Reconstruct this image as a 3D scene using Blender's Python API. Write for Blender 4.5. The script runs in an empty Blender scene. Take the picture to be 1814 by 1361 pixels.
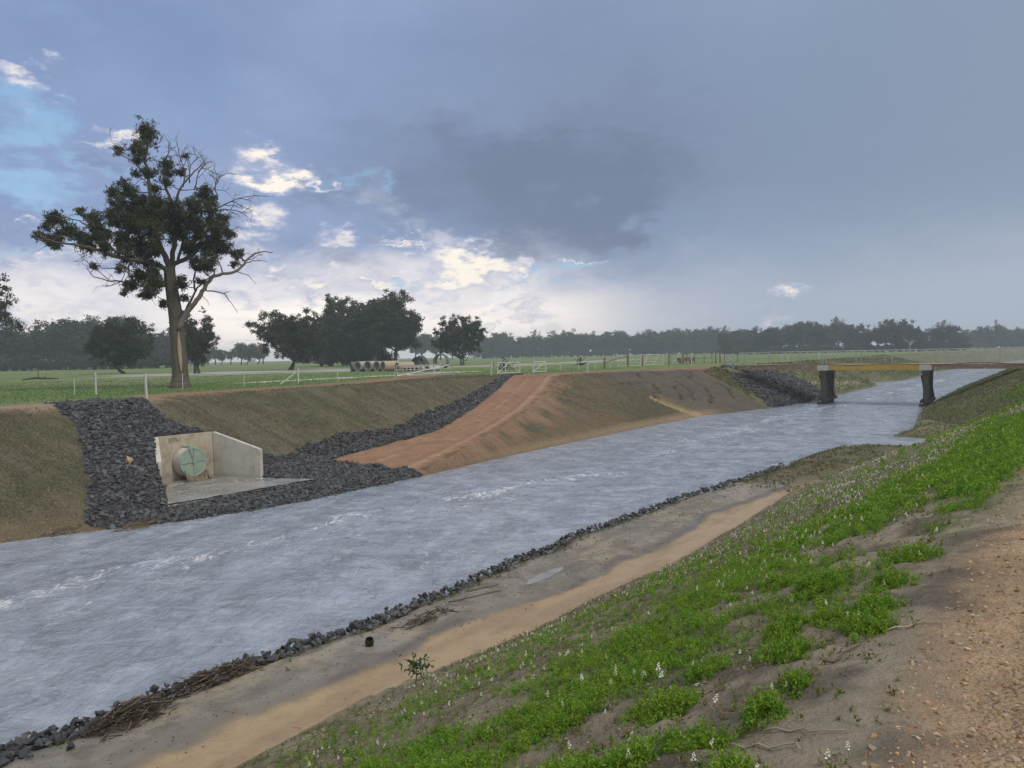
import numpy as np, math
# ---------------------------------------------------------------- ground plan
# s runs along the drain (upstream), n across it towards the far bank; the
# photographer stands on the near bank at s = n = 0 and the water lies at z = 0.
ANG = math.radians(33.0)
DS = np.array([math.sin(ANG), math.cos(ANG)])
DN = np.array([-math.cos(ANG), math.sin(ANG)])
def W(s, n):
    s = np.asarray(s, float); n = np.asarray(n, float)
    return s * DS[0] + n * DN[0], s * DS[1] + n * DN[1]
def SN(x, y):
    return x * DS[0] + y * DS[1], x * DN[0] + y * DN[1]

def _hash(ix, iy, seed):
    h = (ix.astype(np.int64) * 374761393 + iy.astype(np.int64) * 668265263 + seed * 1442695041) & 0x7fffffff
    h = ((h ^ (h >> 13)) * 1274126177) & 0x7fffffff
    h = h ^ (h >> 16)
    return (h & 0xffff) / 65535.0
def vnoise(x, y, seed=0):
    ix = np.floor(x); iy = np.floor(y)
    fx = x - ix; fy = y - iy
    fx = fx * fx * fx * (fx * (fx * 6 - 15) + 10); fy = fy * fy * fy * (fy * (fy * 6 - 15) + 10)
    a = _hash(ix, iy, seed); b = _hash(ix + 1, iy, seed)
    c = _hash(ix, iy + 1, seed); d = _hash(ix + 1, iy + 1, seed)
    return (a * (1 - fx) + b * fx) * (1 - fy) + (c * (1 - fx) + d * fx) * fy
def fbm(x, y, seed=0, octv=4, gain=0.5):
    t = 0; amp = 1.0; tot = 0
    for k in range(octv):
        t = t + amp * vnoise(x * 2 ** k + 13.7 * k, y * 2 ** k - 7.3 * k, seed + k)
        tot += amp; amp *= gain
    return t / tot            # 0..1
def sst(a, b, x):
    t = np.clip((x - a) / (b - a), 0, 1)
    return t * t * (3 - 2 * t)
def mixc(c, new, m):
    return c * (1 - m[..., None]) + np.asarray(new, float) * m[..., None]
def itp(tab):
    k = np.array(tab, float)
    return lambda s: np.interp(s, k[:, 0], k[:, 1])

# water edges, bank toes and crests along the drain
nwL = itp([(-200, 40), (-40, 27), (0, 24.7), (10, 24), (12, 23.2), (14.5, 21.9), (17, 21.3), (19, 21), (25, 20.8), (32, 21),
           (45, 20.8), (58, 20.2), (64, 18.6), (69, 17.4), (79, 15.7), (89, 15.9), (110, 15), (113, 15), (117, 17.4), (123, 17.4),
           (130, 14), (146, 13.2), (175, 13.3), (190, 11.5), (202, 10), (250, 5), (300, -1), (400, -14), (900, -120)])
nR = itp([(-200, 13), (0, 10.95), (4.5, 10.8), (8, 10.4), (10.4, 10.1), (14, 9.9), (18, 9.95), (24.4, 9.35), (30, 8.6), (34, 8.15), (38, 8.0),
          (40.5, 7.5), (41.8, 6.8), (42.3, 4.5), (43, 3.0), (45.5, 2.4), (47.2, 2.3), (47.7, 3.5), (48.1, 5.6), (50, 5.5), (53.5, 5.1),
          (62, 5.6), (74, 6.1), (104, 5.2), (160, 2.7), (221, -.4), (300, -9), (400, -22), (900, -130)])
ntR = itp([(-200, 10), (0, 7.9), (5, 7.8), (8, 7.8), (11, 7.2), (17, 6.5), (27, 6.35), (30.5, 5.9), (34, 5.3), (37.5, 4.6), (41, 3.5),
           (46, 1.9), (50, .9), (52, .9), (54, 2.0), (58, 4.2), (62, 5.2), (74, 5.8), (104, 5), (160, 2.4), (221, -.8), (300, -9.4), (400, -22.5), (900, -131)])
ncR = itp([(-200, 2), (0, .80), (3.2, .74), (5, .63), (7.3, .5), (10.5, .28), (15, -.05), (25, -.6), (30, -1.1), (37, -2.3), (50, -5.4), (62, -1.8), (74, -1.2), (104, -2), (160, -4.8), (221, -8), (300, -16), (400, -29), (900, -138)])
ncA = itp([(-200, 48), (-40, 36), (0, 33), (10, 31.6), (16, 31.2), (21, 31.2), (26, 31.2)])
zrm = itp([(-200, .12), (24.3, .12), (53, 3.45), (900, 3.45)])
nRr = itp([(-200, 21.5), (20, 21.3), (24.6, 20.9), (27.5, 21.3), (32.4, 22.4), (38.2, 23.9), (46, 26.9), (52, 29.6), (60, 30.2), (66, 28.5), (70, 26.6), (75, 25),
            (85, 24.5), (110, 24), (200, 23.5), (250, 22), (300, 17), (400, 7), (500, -4), (900, -95)])
nBk = itp([(-200, 26.8), (20, 26.7), (24, 27.2), (28, 27.6), (35, 27.9), (41, 29.8), (48, 32.8), (53, 35), (900, 60)])
nRl = itp([(20, 25.8), (25, 25.7), (29.6, 25.8), (33, 25.9), (38.5, 27.8), (44.8, 30.4), (52.5, 34)])
PLAIN = 3.45
POCKET = np.array([(17.55, 28.09), (19.99, 27.86), (20.31, 25.2), (20.75, 23.0), (15.0, 23.35), (16.2, 25.76)])
def inpoly(s, n, P):
    r = np.zeros(np.shape(s), bool); j = len(P) - 1
    for i in range(len(P)):
        a, b = P[i], P[j]
        c = ((a[1] > n) != (b[1] > n)) & (s < (b[0] - a[0]) * (n - a[1]) / (b[1] - a[1] + 1e-12) + a[0])
        r ^= c; j = i
    return r
def dseg(s, n, P):
    """distance to a polyline"""
    d = np.full(np.shape(s), 1e9)
    for (a, b) in zip(P[:-1], P[1:]):
        a = np.array(a, float); b = np.array(b, float); ab = b - a
        t = np.clip(((s - a[0]) * ab[0] + (n - a[1]) * ab[1]) / (ab @ ab), 0, 1)
        d = np.minimum(d, np.hypot(s - a[0] - t * ab[0], n - a[1] - t * ab[1]))
    return d
CRACKS = [[(64.5, 29.2), (64.2, 28.3), (62.6, 27.4), (62.2, 26.2), (61.0, 25.2), (59.6, 24.6), (57.6, 23.6)],
          [(66.8, 29), (66, 28), (66.2, 27.2)], [(73, 26.3), (70.8, 26.4), (69.8, 25.2), (68.4, 25)],
          [(62.2, 26.2), (60.5, 26.9), (58, 27.2)], [(68, 24.5), (66, 22.5), (64, 21.6), (62.5, 20.9)], [(65.5, 25), (63.8, 23.2), (61.8, 22.2)],
          [(70, 23), (68.4, 21.4), (66.5, 20.3)], [(71.5, 22), (70, 20.4), (68.2, 19.2)], [(63.5, 24.6), (62, 23.6), (60.4, 22.8)], [(69, 21.6), (67.5, 20.9), (66, 19.6)]]
GULLY = [(57.8, 24.0), (57.4, 22.6), (57.6, 21.2), (57.8, 20.0)]

def height(s, n, detail=True):
    s = np.asarray(s, float); n = np.asarray(n, float)
    wob = (fbm(s * .35, n * .35, 5, 3) - .5)
    L = nwL(s); R = nR(s) + (fbm(s * .9, s * 0 + 2, 9, 3) - .5) * .5 * (s < 45); T = ntR(s) + (fbm(s * .5, s * 0 + 9, 8, 2) - .5) * .5; C = ncR(s)
    # ---- far (left) side
    cA = ncA(s)
    zA = .03 + (PLAIN - .03) * np.clip((n - L) / (cA - L), 0, 1)
    shelf = sst(13.2, 14.6, s) * (1 - sst(24, 27, s)); zf = .02 + .24 * np.clip((n - L) / 1.8, 0, 1)
    zA2 = zf + (PLAIN - .26) * np.clip((n - 23.3) / (cA - 23.3), 0, 1); zA = zA * (1 - shelf) + zA2 * shelf
    zr = zrm(s); nr = np.maximum(nRr(s), L + .35)
    zE = zr * np.clip((n - L) / (nr - L), 0, 1) ** .9
    kk = .43
    zB = zr + np.maximum(0, n - nBk(s)) * kk + np.clip(n - nr, 0, 7) * .065 * (1 - sst(23.5, 33, s)) + .05 * sst(0, 1.5, n - nBk(s))
    zU = np.where(n < nr, zE, np.minimum(zB, PLAIN))
    w = np.where(n > 27.2, sst(20.0, 23, s), sst(19.4, 20.1, s))
    zl = zA * (1 - w) + zU * w
    zl = np.where(n < L, -np.clip((L - n) * .4, 0, 1.3), zl)
    zl = np.where(inpoly(s, n, POCKET), np.minimum(zl, .18), zl)
    kk2 = .10
    zl = -kk2 * np.log(np.exp(-zl / kk2) + np.exp(-(PLAIN + .02) / kk2)) + 0.0
    # ---- near (right) side
    bench = .02 + .17 * sst(0, .8, R - n)
    chan = sst(-.15, .25, n - (T + .95 - .7 * sst(22, 30, s) + wob * .8))      # 0 in the sandy channel, 1 on the mud
    bench = bench * (.45 + .55 * chan) + .015
    sl = 3.3 / np.maximum(T - C, 1)
    zs = .09 + (T - n) * sl
    up = np.where(n > T, bench, np.maximum(zs, .09))
    k = .16
    up = -k * np.log(np.exp(-np.clip(up, -3, 9) / k) + np.exp(-3.42 / k))
    up = np.where(n > R, -np.clip((n - R) * .35, 0, 1.3), up)
    z = np.where(n > (nwL(s) + nR(s)) / 2, zl, up)
    z = z - .12 * np.exp(-((s - 14.5) / 1.1) ** 2 - ((n - 8.62) / .22) ** 2)
    if detail:
        a = (fbm(s * 1.1, n * 1.1, 21, 4) - .5); b = (fbm(s * 5.5, n * 5.5, 31, 3) - .5)
        far = 1 / (1 + np.hypot(s, n) / 60)
        land = sst(.03, .5, z)
        onb = sst(.2, .5, T - n) * (1 - sst(-.2, .6, C - n + .3)) * (n < R)
        z = z + land * a * .10 + land * b * .022 + onb * ((fbm(s * 2.2, n * 2.2, 41, 5, .6) - .5) * .11 + (fbm(s * 7, n * 7, 51, 3, .7) - .5) * .10)
        # bare mud scallops
        mud = ((n > T) & (n < R)).astype(float)
        z = z + mud * (b * .02 + a * .05 * chan)
        # far bank cracks and the washed-out gully
        if np.any((s > 54) & (s < 76)):
            ws = s + (fbm(s * 1.3, n * 1.3, 61, 3) - .5) * 1.2; wn = n + (fbm(s * 1.3, n * 1.3, 62, 3) - .5) * 1.2
            m = (s > 55) & (s < 75) & (n > 17) & (n < 31)
            dc = np.full(s.shape, 9.)
            if m.any():
                for c in CRACKS:
                    dc[m] = np.minimum(dc[m], dseg(ws[m], wn[m], c))
            z = z - .16 * np.exp(-(dc / .10) ** 2)
        gg = np.exp(-(dseg(s, n, GULLY) / .7) ** 2) * ((s > 50) & (s < 66) & (n > 19))
        z = z - .35 * gg * sst(.1, .6, z)
        # wheel-worn ramp
        rp = ((s > 24) & (s < 54) & (n > nRr(s)) & (n < nRl(s))).astype(float)
        u = (n - nRr(s)) / np.maximum(nRl(s) - nRr(s), .1)
        z = z - rp * .07 * (np.exp(-((u - .3) / .07) ** 2) + np.exp(-((u - .72) / .07) ** 2))
        z = z + sst(8, 30, np.abs(n - 17) - 20) * (fbm(s * .03, n * .03, 71, 3) - .55) * .35
    return z
import bpy, bmesh, random
from mathutils import Vector, Matrix, Euler
rng = np.random.default_rng(11)
random.seed(5)
scene = bpy.context.scene
COLL = scene.collection
CAMH = 5.0

# ---------------------------------------------------------------- helpers
def mesh(name, V, faces, mat=None, smooth=False, col=None, extra=None):
    """faces: list of (k, m) integer arrays"""
    me = bpy.data.meshes.new(name)
    V = np.asarray(V, np.float32)
    faces = [np.asarray(f, np.int32) for f in faces if len(f)]
    nl = sum(f.size for f in faces); nf = sum(len(f) for f in faces)
    me.vertices.add(len(V)); me.vertices.foreach_set('co', V.ravel())
    me.loops.add(nl); me.loops.foreach_set('vertex_index', np.concatenate([f.ravel() for f in faces]))
    me.polygons.add(nf)
    tot = np.concatenate([np.full(len(f), f.shape[1], np.int32) for f in faces])
    st = np.concatenate([[0], np.cumsum(tot)[:-1]]).astype(np.int32)
    me.polygons.foreach_set('loop_start', st); me.polygons.foreach_set('loop_total', tot)
    me.polygons.foreach_set('use_smooth', np.full(nf, bool(smooth)))
    if col is not None:
        a = me.attributes.new('Col', 'FLOAT_COLOR', 'POINT')
        c = np.ones((len(V), 4), np.float32); c[:, :3] = col
        a.data.foreach_set('color', c.ravel())
    for k, v in (extra or {}).items():
        a = me.attributes.new(k, 'FLOAT', 'POINT'); a.data.foreach_set('value', np.asarray(v, np.float32))
    me.update(calc_edges=True); me.validate()
    if mat: me.materials.append(mat)
    return me
def obj(name, me, parent=None, loc=(0, 0, 0), rot=(0, 0, 0), scale=(1, 1, 1)):
    o = bpy.data.objects.new(name, me); COLL.objects.link(o)
    o.location = loc; o.rotation_euler = rot; o.scale = scale
    if parent: o.parent = parent
    return o
def tag(o, label=None, cat=None, group=None, kind=None):
    if label: o['label'] = label
    if cat: o['category'] = cat
    if group: o['group'] = group
    if kind: o['kind'] = kind
    return o
def thing(name, label, cat, loc=(0, 0, 0), rz=0, group=None):
    return tag(obj(name, None, None, loc, (0, 0, rz)), label, cat, group)
def copy_tree(o, parent=None):
    c = o.copy(); COLL.objects.link(c)
    if parent: c.parent = parent
    for ch in o.children: copy_tree(ch, c)
    return c
class G:
    """collects pieces of geometry for ONE mesh"""
    def __init__(s): s.V = []; s.F = {3: [], 4: []}; s.C = []; s.n = 0
    def add(s, V, F, col=None):
        V = np.asarray(V, float).reshape(-1, 3)
        for f in (F if isinstance(F, list) else [F]):
            f = np.asarray(f)
            if len(f): s.F[f.shape[1]].append(f + s.n)
        s.V.append(V); s.n += len(V)
        s.C.append(np.broadcast_to(np.asarray((.5, .5, .5) if col is None else col, float), V.shape))
        return s
    def box(s, c, size, R=None, col=None, taper=1.0):
        x = np.array([(-1, -1, -1), (1, -1, -1), (1, 1, -1), (-1, 1, -1), (-1, -1, 1), (1, -1, 1), (1, 1, 1), (-1, 1, 1)], float) * np.array(size) / 2
        x[4:, :2] *= taper
        if R is not None: x = x @ np.array(R).T
        return s.add(x + np.array(c, float), np.array([(3, 2, 1, 0), (4, 5, 6, 7), (0, 1, 5, 4), (1, 2, 6, 5), (2, 3, 7, 6), (3, 0, 4, 7)]), col)
    def bar(s, a, b, w, h=None, col=None):
        a = np.array(a, float); b = np.array(b, float); d = b - a; L = np.linalg.norm(d); z = d / L
        u = np.array([0, 0, 1.]) if abs(z[2]) < .9 else np.array([1., 0, 0])
        x = np.cross(u, z); x /= np.linalg.norm(x); y = np.cross(z, x)
        return s.box((a + b) / 2, (w, h or w, L), np.stack([x, y, z], 1), col)
    def tube(s, P, r, k=8, col=None, cap=True):
        V, Fq, Ft = tube(P, r, k, cap); return s.add(V, [Fq, Ft], col)
    def build(s, name, mat, parent=None, smooth=False, loc=(0, 0, 0), rot=(0, 0, 0)):
        me = s.mesh(name, mat, smooth)
        return obj(name, me, parent, loc, rot)
    def mesh(s, name, mat, smooth=False):
        fs = [np.concatenate(v) for v in s.F.values() if v]
        return mesh(name, np.concatenate(s.V), fs, mat, smooth, np.concatenate(s.C))
def tube(P, r, k=8, cap=True):
    P = np.asarray(P, float); m = len(P)
    r = np.broadcast_to(np.asarray(r, float), (m,))
    T = np.gradient(P, axis=0); T /= np.linalg.norm(T, axis=1)[:, None] + 1e-9
    up = np.array([0, 0, 1.]) if abs(T[0][2]) < .8 else np.array([0, 1., 0])
    a = np.linspace(0, 2 * np.pi, k, endpoint=False); V = []
    x = np.cross(up, T[0]); x /= np.linalg.norm(x)
    for i in range(m):
        x = x - T[i] * (x @ T[i]); x /= np.linalg.norm(x) + 1e-9
        y = np.cross(T[i], x)
        V.append(P[i] + r[i] * (np.cos(a)[:, None] * x + np.sin(a)[:, None] * y))
    V = np.concatenate(V); j = np.arange(k); j2 = (j + 1) % k
    Fq = np.concatenate([np.stack([i * k + j, i * k + j2, (i + 1) * k + j2, (i + 1) * k + j], 1) for i in range(m - 1)])
    Ft = np.zeros((0, 3), int)
    if cap:
        n0 = len(V); V = np.concatenate([V, P[:1], P[-1:]])
        Ft = np.concatenate([np.stack([np.full(k, n0), j2, j], 1), np.stack([np.full(k, n0 + 1), (m - 1) * k + j, (m - 1) * k + j2], 1)])
    return V, Fq, Ft
def ring(R, r, L, k=40):
    """hollow cylinder along +x from 0 to L"""
    a = np.linspace(0, 2 * np.pi, k, endpoint=False); c, s_ = np.cos(a), np.sin(a); V = []
    for x, q in ((0, R), (L, R), (L, r), (0, r)): V.append(np.stack([np.full(k, x), q * c, q * s_], 1))
    j = np.arange(k); j2 = (j + 1) % k
    F = np.concatenate([np.stack([i * k + j, ((i + 1) % 4) * k + j, ((i + 1) % 4) * k + j2, i * k + j2], 1) for i in range(4)])
    return np.concatenate(V), F
def smoothpath(P, n=6):
    P = np.asarray(P, float); out = []
    Q = np.concatenate([2 * P[:1] - P[1:2], P, 2 * P[-1:] - P[-2:-1]])
    for i in range(1, len(Q) - 2):
        for t in np.linspace(0, 1, n, endpoint=False):
            a, b, c, d = Q[i - 1], Q[i], Q[i + 1], Q[i + 2]
            out.append(.5 * (2 * b + (c - a) * t + (2 * a - 5 * b + 4 * c - d) * t * t + (3 * b - a - 3 * c + d) * t ** 3))
    out.append(P[-1]); return np.array(out)
def at(s, n, dz=0.0):
    x, y = W(s, n); return (float(x), float(y), float(height(np.array([float(s)]), np.array([float(n)]))[0]) + dz)
def away(k, D):
    """world x, y at forward distance D and lateral ratio k; with ground height"""
    x, y = k * D, D; s, n = SN(x, y)
    return x, y, float(height(np.array([s]), np.array([n]))[0])

# ---------------------------------------------------------------- materials
def mat(name):
    m = bpy.data.materials.new(name); m.use_nodes = True
    nt = m.node_tree; b = nt.nodes['Principled BSDF']
    return m, nt, b
class N:
    def __init__(s, nt): s.nt = nt; s.L = nt.links.new
    def new(s, t, **kw):
        n = s.nt.nodes.new(t)
        for k, v in kw.items(): setattr(n, k, v)
        return n
    def put(s, sock, v):
        if hasattr(v, 'is_linked') or isinstance(v, bpy.types.NodeSocket): s.L(v, sock)
        elif v is not None: sock.default_value = v
    def math(s, op, a, b=None, c=None, clamp=False):
        n = s.new('ShaderNodeMath', operation=op, use_clamp=clamp)
        for i, v in enumerate((a, b, c)):
            if v is not None: s.put(n.inputs[i], v)
        return n.outputs[0]
    def vmath(s, op, a, b=None):
        n = s.new('ShaderNodeVectorMath', operation=op)
        s.put(n.inputs[0], a)
        if b is not None: s.put(n.inputs[3 if op == 'SCALE' else 1], b)
        return n.outputs['Value' if op in ('DOT_PRODUCT', 'LENGTH') else 'Vector']
    def noise(s, vec, scale, detail=4, rough=.55, dist=0, out='Fac'):
        n = s.new('ShaderNodeTexNoise'); s.put(n.inputs['Vector'], vec)
        n.inputs['Scale'].default_value = scale; n.inputs['Detail'].default_value = detail
        n.inputs['Roughness'].default_value = rough; n.inputs['Distortion'].default_value = dist
        return n.outputs[out]
    def mapr(s, v, a, b, c=0., d=1., smooth=False):
        n = s.new('ShaderNodeMapRange', clamp=True, interpolation_type='SMOOTHSTEP' if smooth else 'LINEAR')
        s.put(n.inputs[0], v)
        for i, q in zip((1, 2, 3, 4), (a, b, c, d)): s.put(n.inputs[i], q)
        return n.outputs[0]
    def mix(s, f, a, b, mode='MIX'):
        n = s.new('ShaderNodeMix', data_type='RGBA', blend_type=mode)
        s.put(n.inputs[0], f)
        for i, v in ((6, a), (7, b)):
            if isinstance(v, (tuple, list)): v = tuple(v) + (1.0,) if len(v) == 3 else v
            s.put(n.inputs[i], v)
        return n.outputs[2]
    def bump(s, h, strength=.5, dist=.02, normal=None):
        n = s.new('ShaderNodeBump'); s.put(n.inputs['Height'], h)
        n.inputs['Strength'].default_value = strength; n.inputs['Distance'].default_value = dist
        if normal is not None: s.L(normal, n.inputs['Normal'])
        return n.outputs[0]
    def attr(s, name, out='Color'):
        n = s.new('ShaderNodeAttribute', attribute_name=name); return n.outputs[out]
    def pos(s): return s.new('ShaderNodeNewGeometry').outputs['Position']
    def objc(s): return s.new('ShaderNodeTexCoord').outputs['Object']
def simple(name, color, rough=.7, metal=0, var=.25, scale=6, bump=.2, bdist=.01, bscale=None, use_attr=False, rnd=0.0, dirt=None):
    m, nt, b = mat(name); q = N(nt); o = q.objc()
    base = q.attr('Col') if use_attr else tuple(color) + (1,)
    n1 = q.noise(o, scale, 5, .6)
    c = q.mix(1.0, base, q.mix(n1, (1 - var,) * 3, (1 + var,) * 3), 'MULTIPLY')
    if dirt is not None:
        c = q.mix(q.mapr(q.noise(o, scale * .6, 6, .65), .48, .68, 0, .75), c, dirt)
    if rnd:
        r = nt.nodes.new('ShaderNodeObjectInfo').outputs['Random']
        c = q.mix(1.0, c, q.mix(r, (1 - rnd,) * 3, (1 + rnd,) * 3), 'MULTIPLY')
    q.L(c, b.inputs['Base Color']); b.inputs['Roughness'].default_value = rough; b.inputs['Metallic'].default_value = metal
    if bump: q.L(q.bump(q.noise(o, bscale or scale * 5, 5, .6), bump, bdist), b.inputs['Normal'])
    return m
def leafmat(name, transl=.25, rough=.6):
    m, nt, b = mat(name); q = N(nt)
    c = q.attr('Col'); q.L(c, b.inputs['Base Color']); b.inputs['Roughness'].default_value = rough
    b.inputs['Specular IOR Level'].default_value = .25
    t = q.new('ShaderNodeBsdfTranslucent'); q.L(q.mix(1.0, c, (1.2, 1.3, .7), 'MULTIPLY'), t.inputs[0])
    mx = q.new('ShaderNodeMixShader'); mx.inputs[0].default_value = transl
    q.L(b.outputs[0], mx.inputs[1]); q.L(t.outputs[0], mx.inputs[2])
    q.L(mx.outputs[0], nt.nodes['Material Output'].inputs[0]); return m
def groundmat():
    m, nt, b = mat('earth'); q = N(nt); p = q.pos()
    c = q.attr('Col'); wet = q.attr('wet', 'Fac'); peb = q.attr('peb', 'Fac'); gr = q.attr('grs', 'Fac')
    n0 = q.noise(p, 1.7, 5, .6); n1 = q.noise(p, 9, 6, .65); n2 = q.noise(p, 46, 4, .6)
    f = q.math('ADD', q.math('MULTIPLY', n1, .9), q.math('MULTIPLY', n2, .5))
    f = q.mapr(f, .35, 1.05, .58, 1.42)
    f = q.math('MULTIPLY', f, q.mapr(n0, .3, .7, .86, 1.14))
    flat = q.math('ADD', q.math('MULTIPLY', f, q.math('SUBTRACT', 1.0, q.math('MULTIPLY', wet, .7))), q.math('MULTIPLY', wet, .7))
    comb = q.new('ShaderNodeCombineColor')
    for i in range(3): q.L(flat, comb.inputs[i])
    c = q.mix(1.0, c, comb.outputs[0], 'MULTIPLY')
    # blades and litter on the grassed banks: fine streaks
    mp = q.new('ShaderNodeMapping'); q.L(p, mp.inputs[0]); mp.inputs['Scale'].default_value = (7, 7, 2.5); mp.inputs['Rotation'].default_value = (0, 0, .6)
    st = q.noise(mp.outputs[0], 3.2, 7, .72, .6)
    c = q.mix(q.math('MULTIPLY', gr, q.mapr(st, .51, .63, 0, .85)), c, (.33, .29, .18))
    c = q.mix(q.math('MULTIPLY', gr, q.mapr(st, .47, .36, 0, .7)), c, (.075, .085, .035))
    # small stones of the track
    vo = q.new('ShaderNodeTexVoronoi'); q.L(p, vo.inputs['Vector']); vo.inputs['Scale'].default_value = 38
    hs = q.new('ShaderNodeHueSaturation'); q.L(vo.outputs['Color'], hs.inputs['Color']); hs.inputs['Saturation'].default_value = .0
    c = q.mix(q.math('MULTIPLY', peb, .55), c, q.mix(1.0, c, q.mix(.5, (1, 1, 1), hs.outputs[0]), 'OVERLAY'))
    q.L(c, b.inputs['Base Color'])
    q.L(q.mapr(wet, 0, 1, .92, .34), b.inputs['Roughness']); b.inputs['Specular IOR Level'].default_value = .35
    h = q.math('ADD', q.math('MULTIPLY', n1, 1.0), q.math('MULTIPLY', n2, .35))
    h = q.math('ADD', h, q.math('MULTIPLY', q.math('MULTIPLY', peb, vo.outputs['Distance']), -.9))
    h = q.math('ADD', h, q.math('MULTIPLY', q.math('MULTIPLY', gr, st), 1.2))
    h = q.math('MULTIPLY', h, q.math('SUBTRACT', 1.0, q.math('MULTIPLY', wet, .85)))
    q.L(q.bump(h, 1.0, .07), b.inputs['Normal']); return m
def watermat(name, base, rough, bs, foam_w=1.0):
    m, nt, b = mat(name); q = N(nt); p = q.pos()
    mp = q.new('ShaderNodeMapping'); q.L(p, mp.inputs[0]); mp.inputs['Rotation'].default_value = (0, 0, ANG); mp.inputs['Scale'].default_value = (1.0, .55, 1)
    v = mp.outputs[0]
    n1 = q.noise(v, 1.6, 3, .55, .5); n2 = q.noise(v, 4.5, 5, .65, .8); n3 = q.noise(v, 15, 5, .65, .4)
    h = q.math('ADD', q.math('ADD', q.math('MULTIPLY', n1, 1.0), q.math('MULTIPLY', n2, .42)), q.math('MULTIPLY', n3, .22))
    q.L(q.bump(h, bs, .18), b.inputs['Normal'])
    fm = q.attr('foam', 'Fac')
    n4 = q.noise(v, 3.2, 7, .72, 1.2); n5 = q.noise(v, .8, 6, .65, .8)
    thr = q.math('SUBTRACT', .80, q.math('MULTIPLY', fm, .31))
    foam_sheen = q.mapr(q.math('SUBTRACT', n4, thr), -.05, .16, 0, .9, True)
    foam_sheen = q.math('MULTIPLY', foam_sheen, foam_w, clamp=True)
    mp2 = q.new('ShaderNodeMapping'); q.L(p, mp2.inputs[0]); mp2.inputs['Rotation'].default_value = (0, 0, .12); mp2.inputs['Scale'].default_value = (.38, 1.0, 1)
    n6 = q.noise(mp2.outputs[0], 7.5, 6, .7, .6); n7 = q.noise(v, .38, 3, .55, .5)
    foam_sheen = q.math('MAXIMUM', foam_sheen, q.math('MULTIPLY', q.mapr(n6, .54, .76, 0, .42, True), q.mapr(n7, .40, .62, .25, 1.0)))  # pale sky sheen painted in as fine streaks beside the foam
    c = q.mix(q.mapr(n5, .35, .65), tuple(x * .72 for x in base), tuple(x * 1.25 for x in base))  # brighter and dimmer sky reflection mottled into the water colour
    rp = q.math('ABSOLUTE', q.math('SUBTRACT', q.noise(mp2.outputs[0], 2.6, 6, .66, 1.0), .5))
    c = q.mix(q.math('MULTIPLY', q.mapr(rp, .0, .06, .75, 0), q.mapr(q.noise(v, .9, 4, .6), .42, .6, .1, 1)), c, tuple(x * .5 for x in base))  # darker reflections on the ripples painted in as thin lines
    c = q.mix(q.mapr(q.noise(mp2.outputs[0], 1.15, 6, .68, .7), .5, .68, 0, .5, True), c, (.46, .51, .60))  # silvery reflection patches painted into the colour
    c = q.mix(foam_sheen, c, (.70, .72, .76))
    q.L(c, b.inputs['Base Color']); q.L(q.mapr(foam_sheen, 0, 1, rough, .7), b.inputs['Roughness'])
    b.inputs['IOR'].default_value = 1.6; b.inputs['Specular IOR Level'].default_value = .75
    return m
M_EARTH = groundmat()
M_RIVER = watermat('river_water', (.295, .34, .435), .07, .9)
M_POOL = watermat('pool_water', (.27, .265, .25), .10, .5)
M_ROCK = simple('basalt', (.044, .048, .054), .62, 0, .35, 7, .5, .02, 22, rnd=.45)
M_ROCKS = simple('basalt_rubble', None, .6, 0, .3, 7, .4, .015, 22, use_attr=True)
M_PEB = simple('loose_stones', None, .9, 0, .2, 30, .3, .004, 90, use_attr=True)
M_LEAF = leafmat('leaves', .22)
M_HERB = leafmat('herb', .30, .55)
M_BARK = simple('bark', None, .9, 0, .35, 5, .7, .04, 14, use_attr=True)
M_CONC = simple('concrete', (.50, .49, .45), .85, 0, .22, 3, .25, .006, 40, dirt=(.34, .315, .26))
M_CONCF = simple('concrete_back', (.41, .37, .29), .85, 0, .25, 3, .25, .006, 40, dirt=(.20, .165, .12))
M_GATE = simple('painted_steel', (.26, .34, .285), .45, 0, .12, 6, .1, .003, 30, dirt=(.21, .265, .22))
M_GATED = simple('painted_rib', (.20, .28, .24), .5, 0, .12, 6, .1)
M_WHITE = simple('white_paint', (.52, .53, .52), .5, 0, .08, 9, .05)
M_GALV = simple('galvanised', (.36, .38, .39), .45, .5, .2, 9, .05)
M_WOOD = simple('old_timber', (.20, .155, .11), .9, 0, .4, 5, .5, .01, 20)
M_PILE = simple('tarred_timber', None, .85, 0, .45, 4, .6, .02, 12, use_attr=True)
M_DECKY = simple('lichen_beam', (.52, .36, .07), .9, 0, .4, 4, .4, .01, 15, dirt=(.42, .28, .07))
M_DECKR = simple('rusty_beam', (.24, .175, .12), .9, 0, .5, 5, .4, .01, 15, dirt=(.46, .41, .32))
M_CAP = simple('pale_block', (.48, .48, .46), .8, 0, .2, 5, .2)
M_BLACK = simple('black_plastic', (.018, .018, .02), .5, 0, .2, 5, .2)
M_PIPE = simple('pipe_concrete', None, .9, 0, .25, 3, .25, .01, 25, use_attr=True)
M_STICK = simple('dead_wood', None, .9, 0, .3, 20, .3, .003, 60, use_attr=True)
M_PETAL = simple('petal', None, .6, 0, .05, 20, 0, use_attr=True)
M_RUST = simple('rusty_steel', (.17, .13, .10), .8, .3, .3, 5, .2)
M_SAND = simple('sandstone', (.45, .33, .19), .9, 0, .25, 9, .5, .02, 25)
M_INK = simple('ink', (.015, .015, .018), .8, 0, 0, 5, 0)

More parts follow.
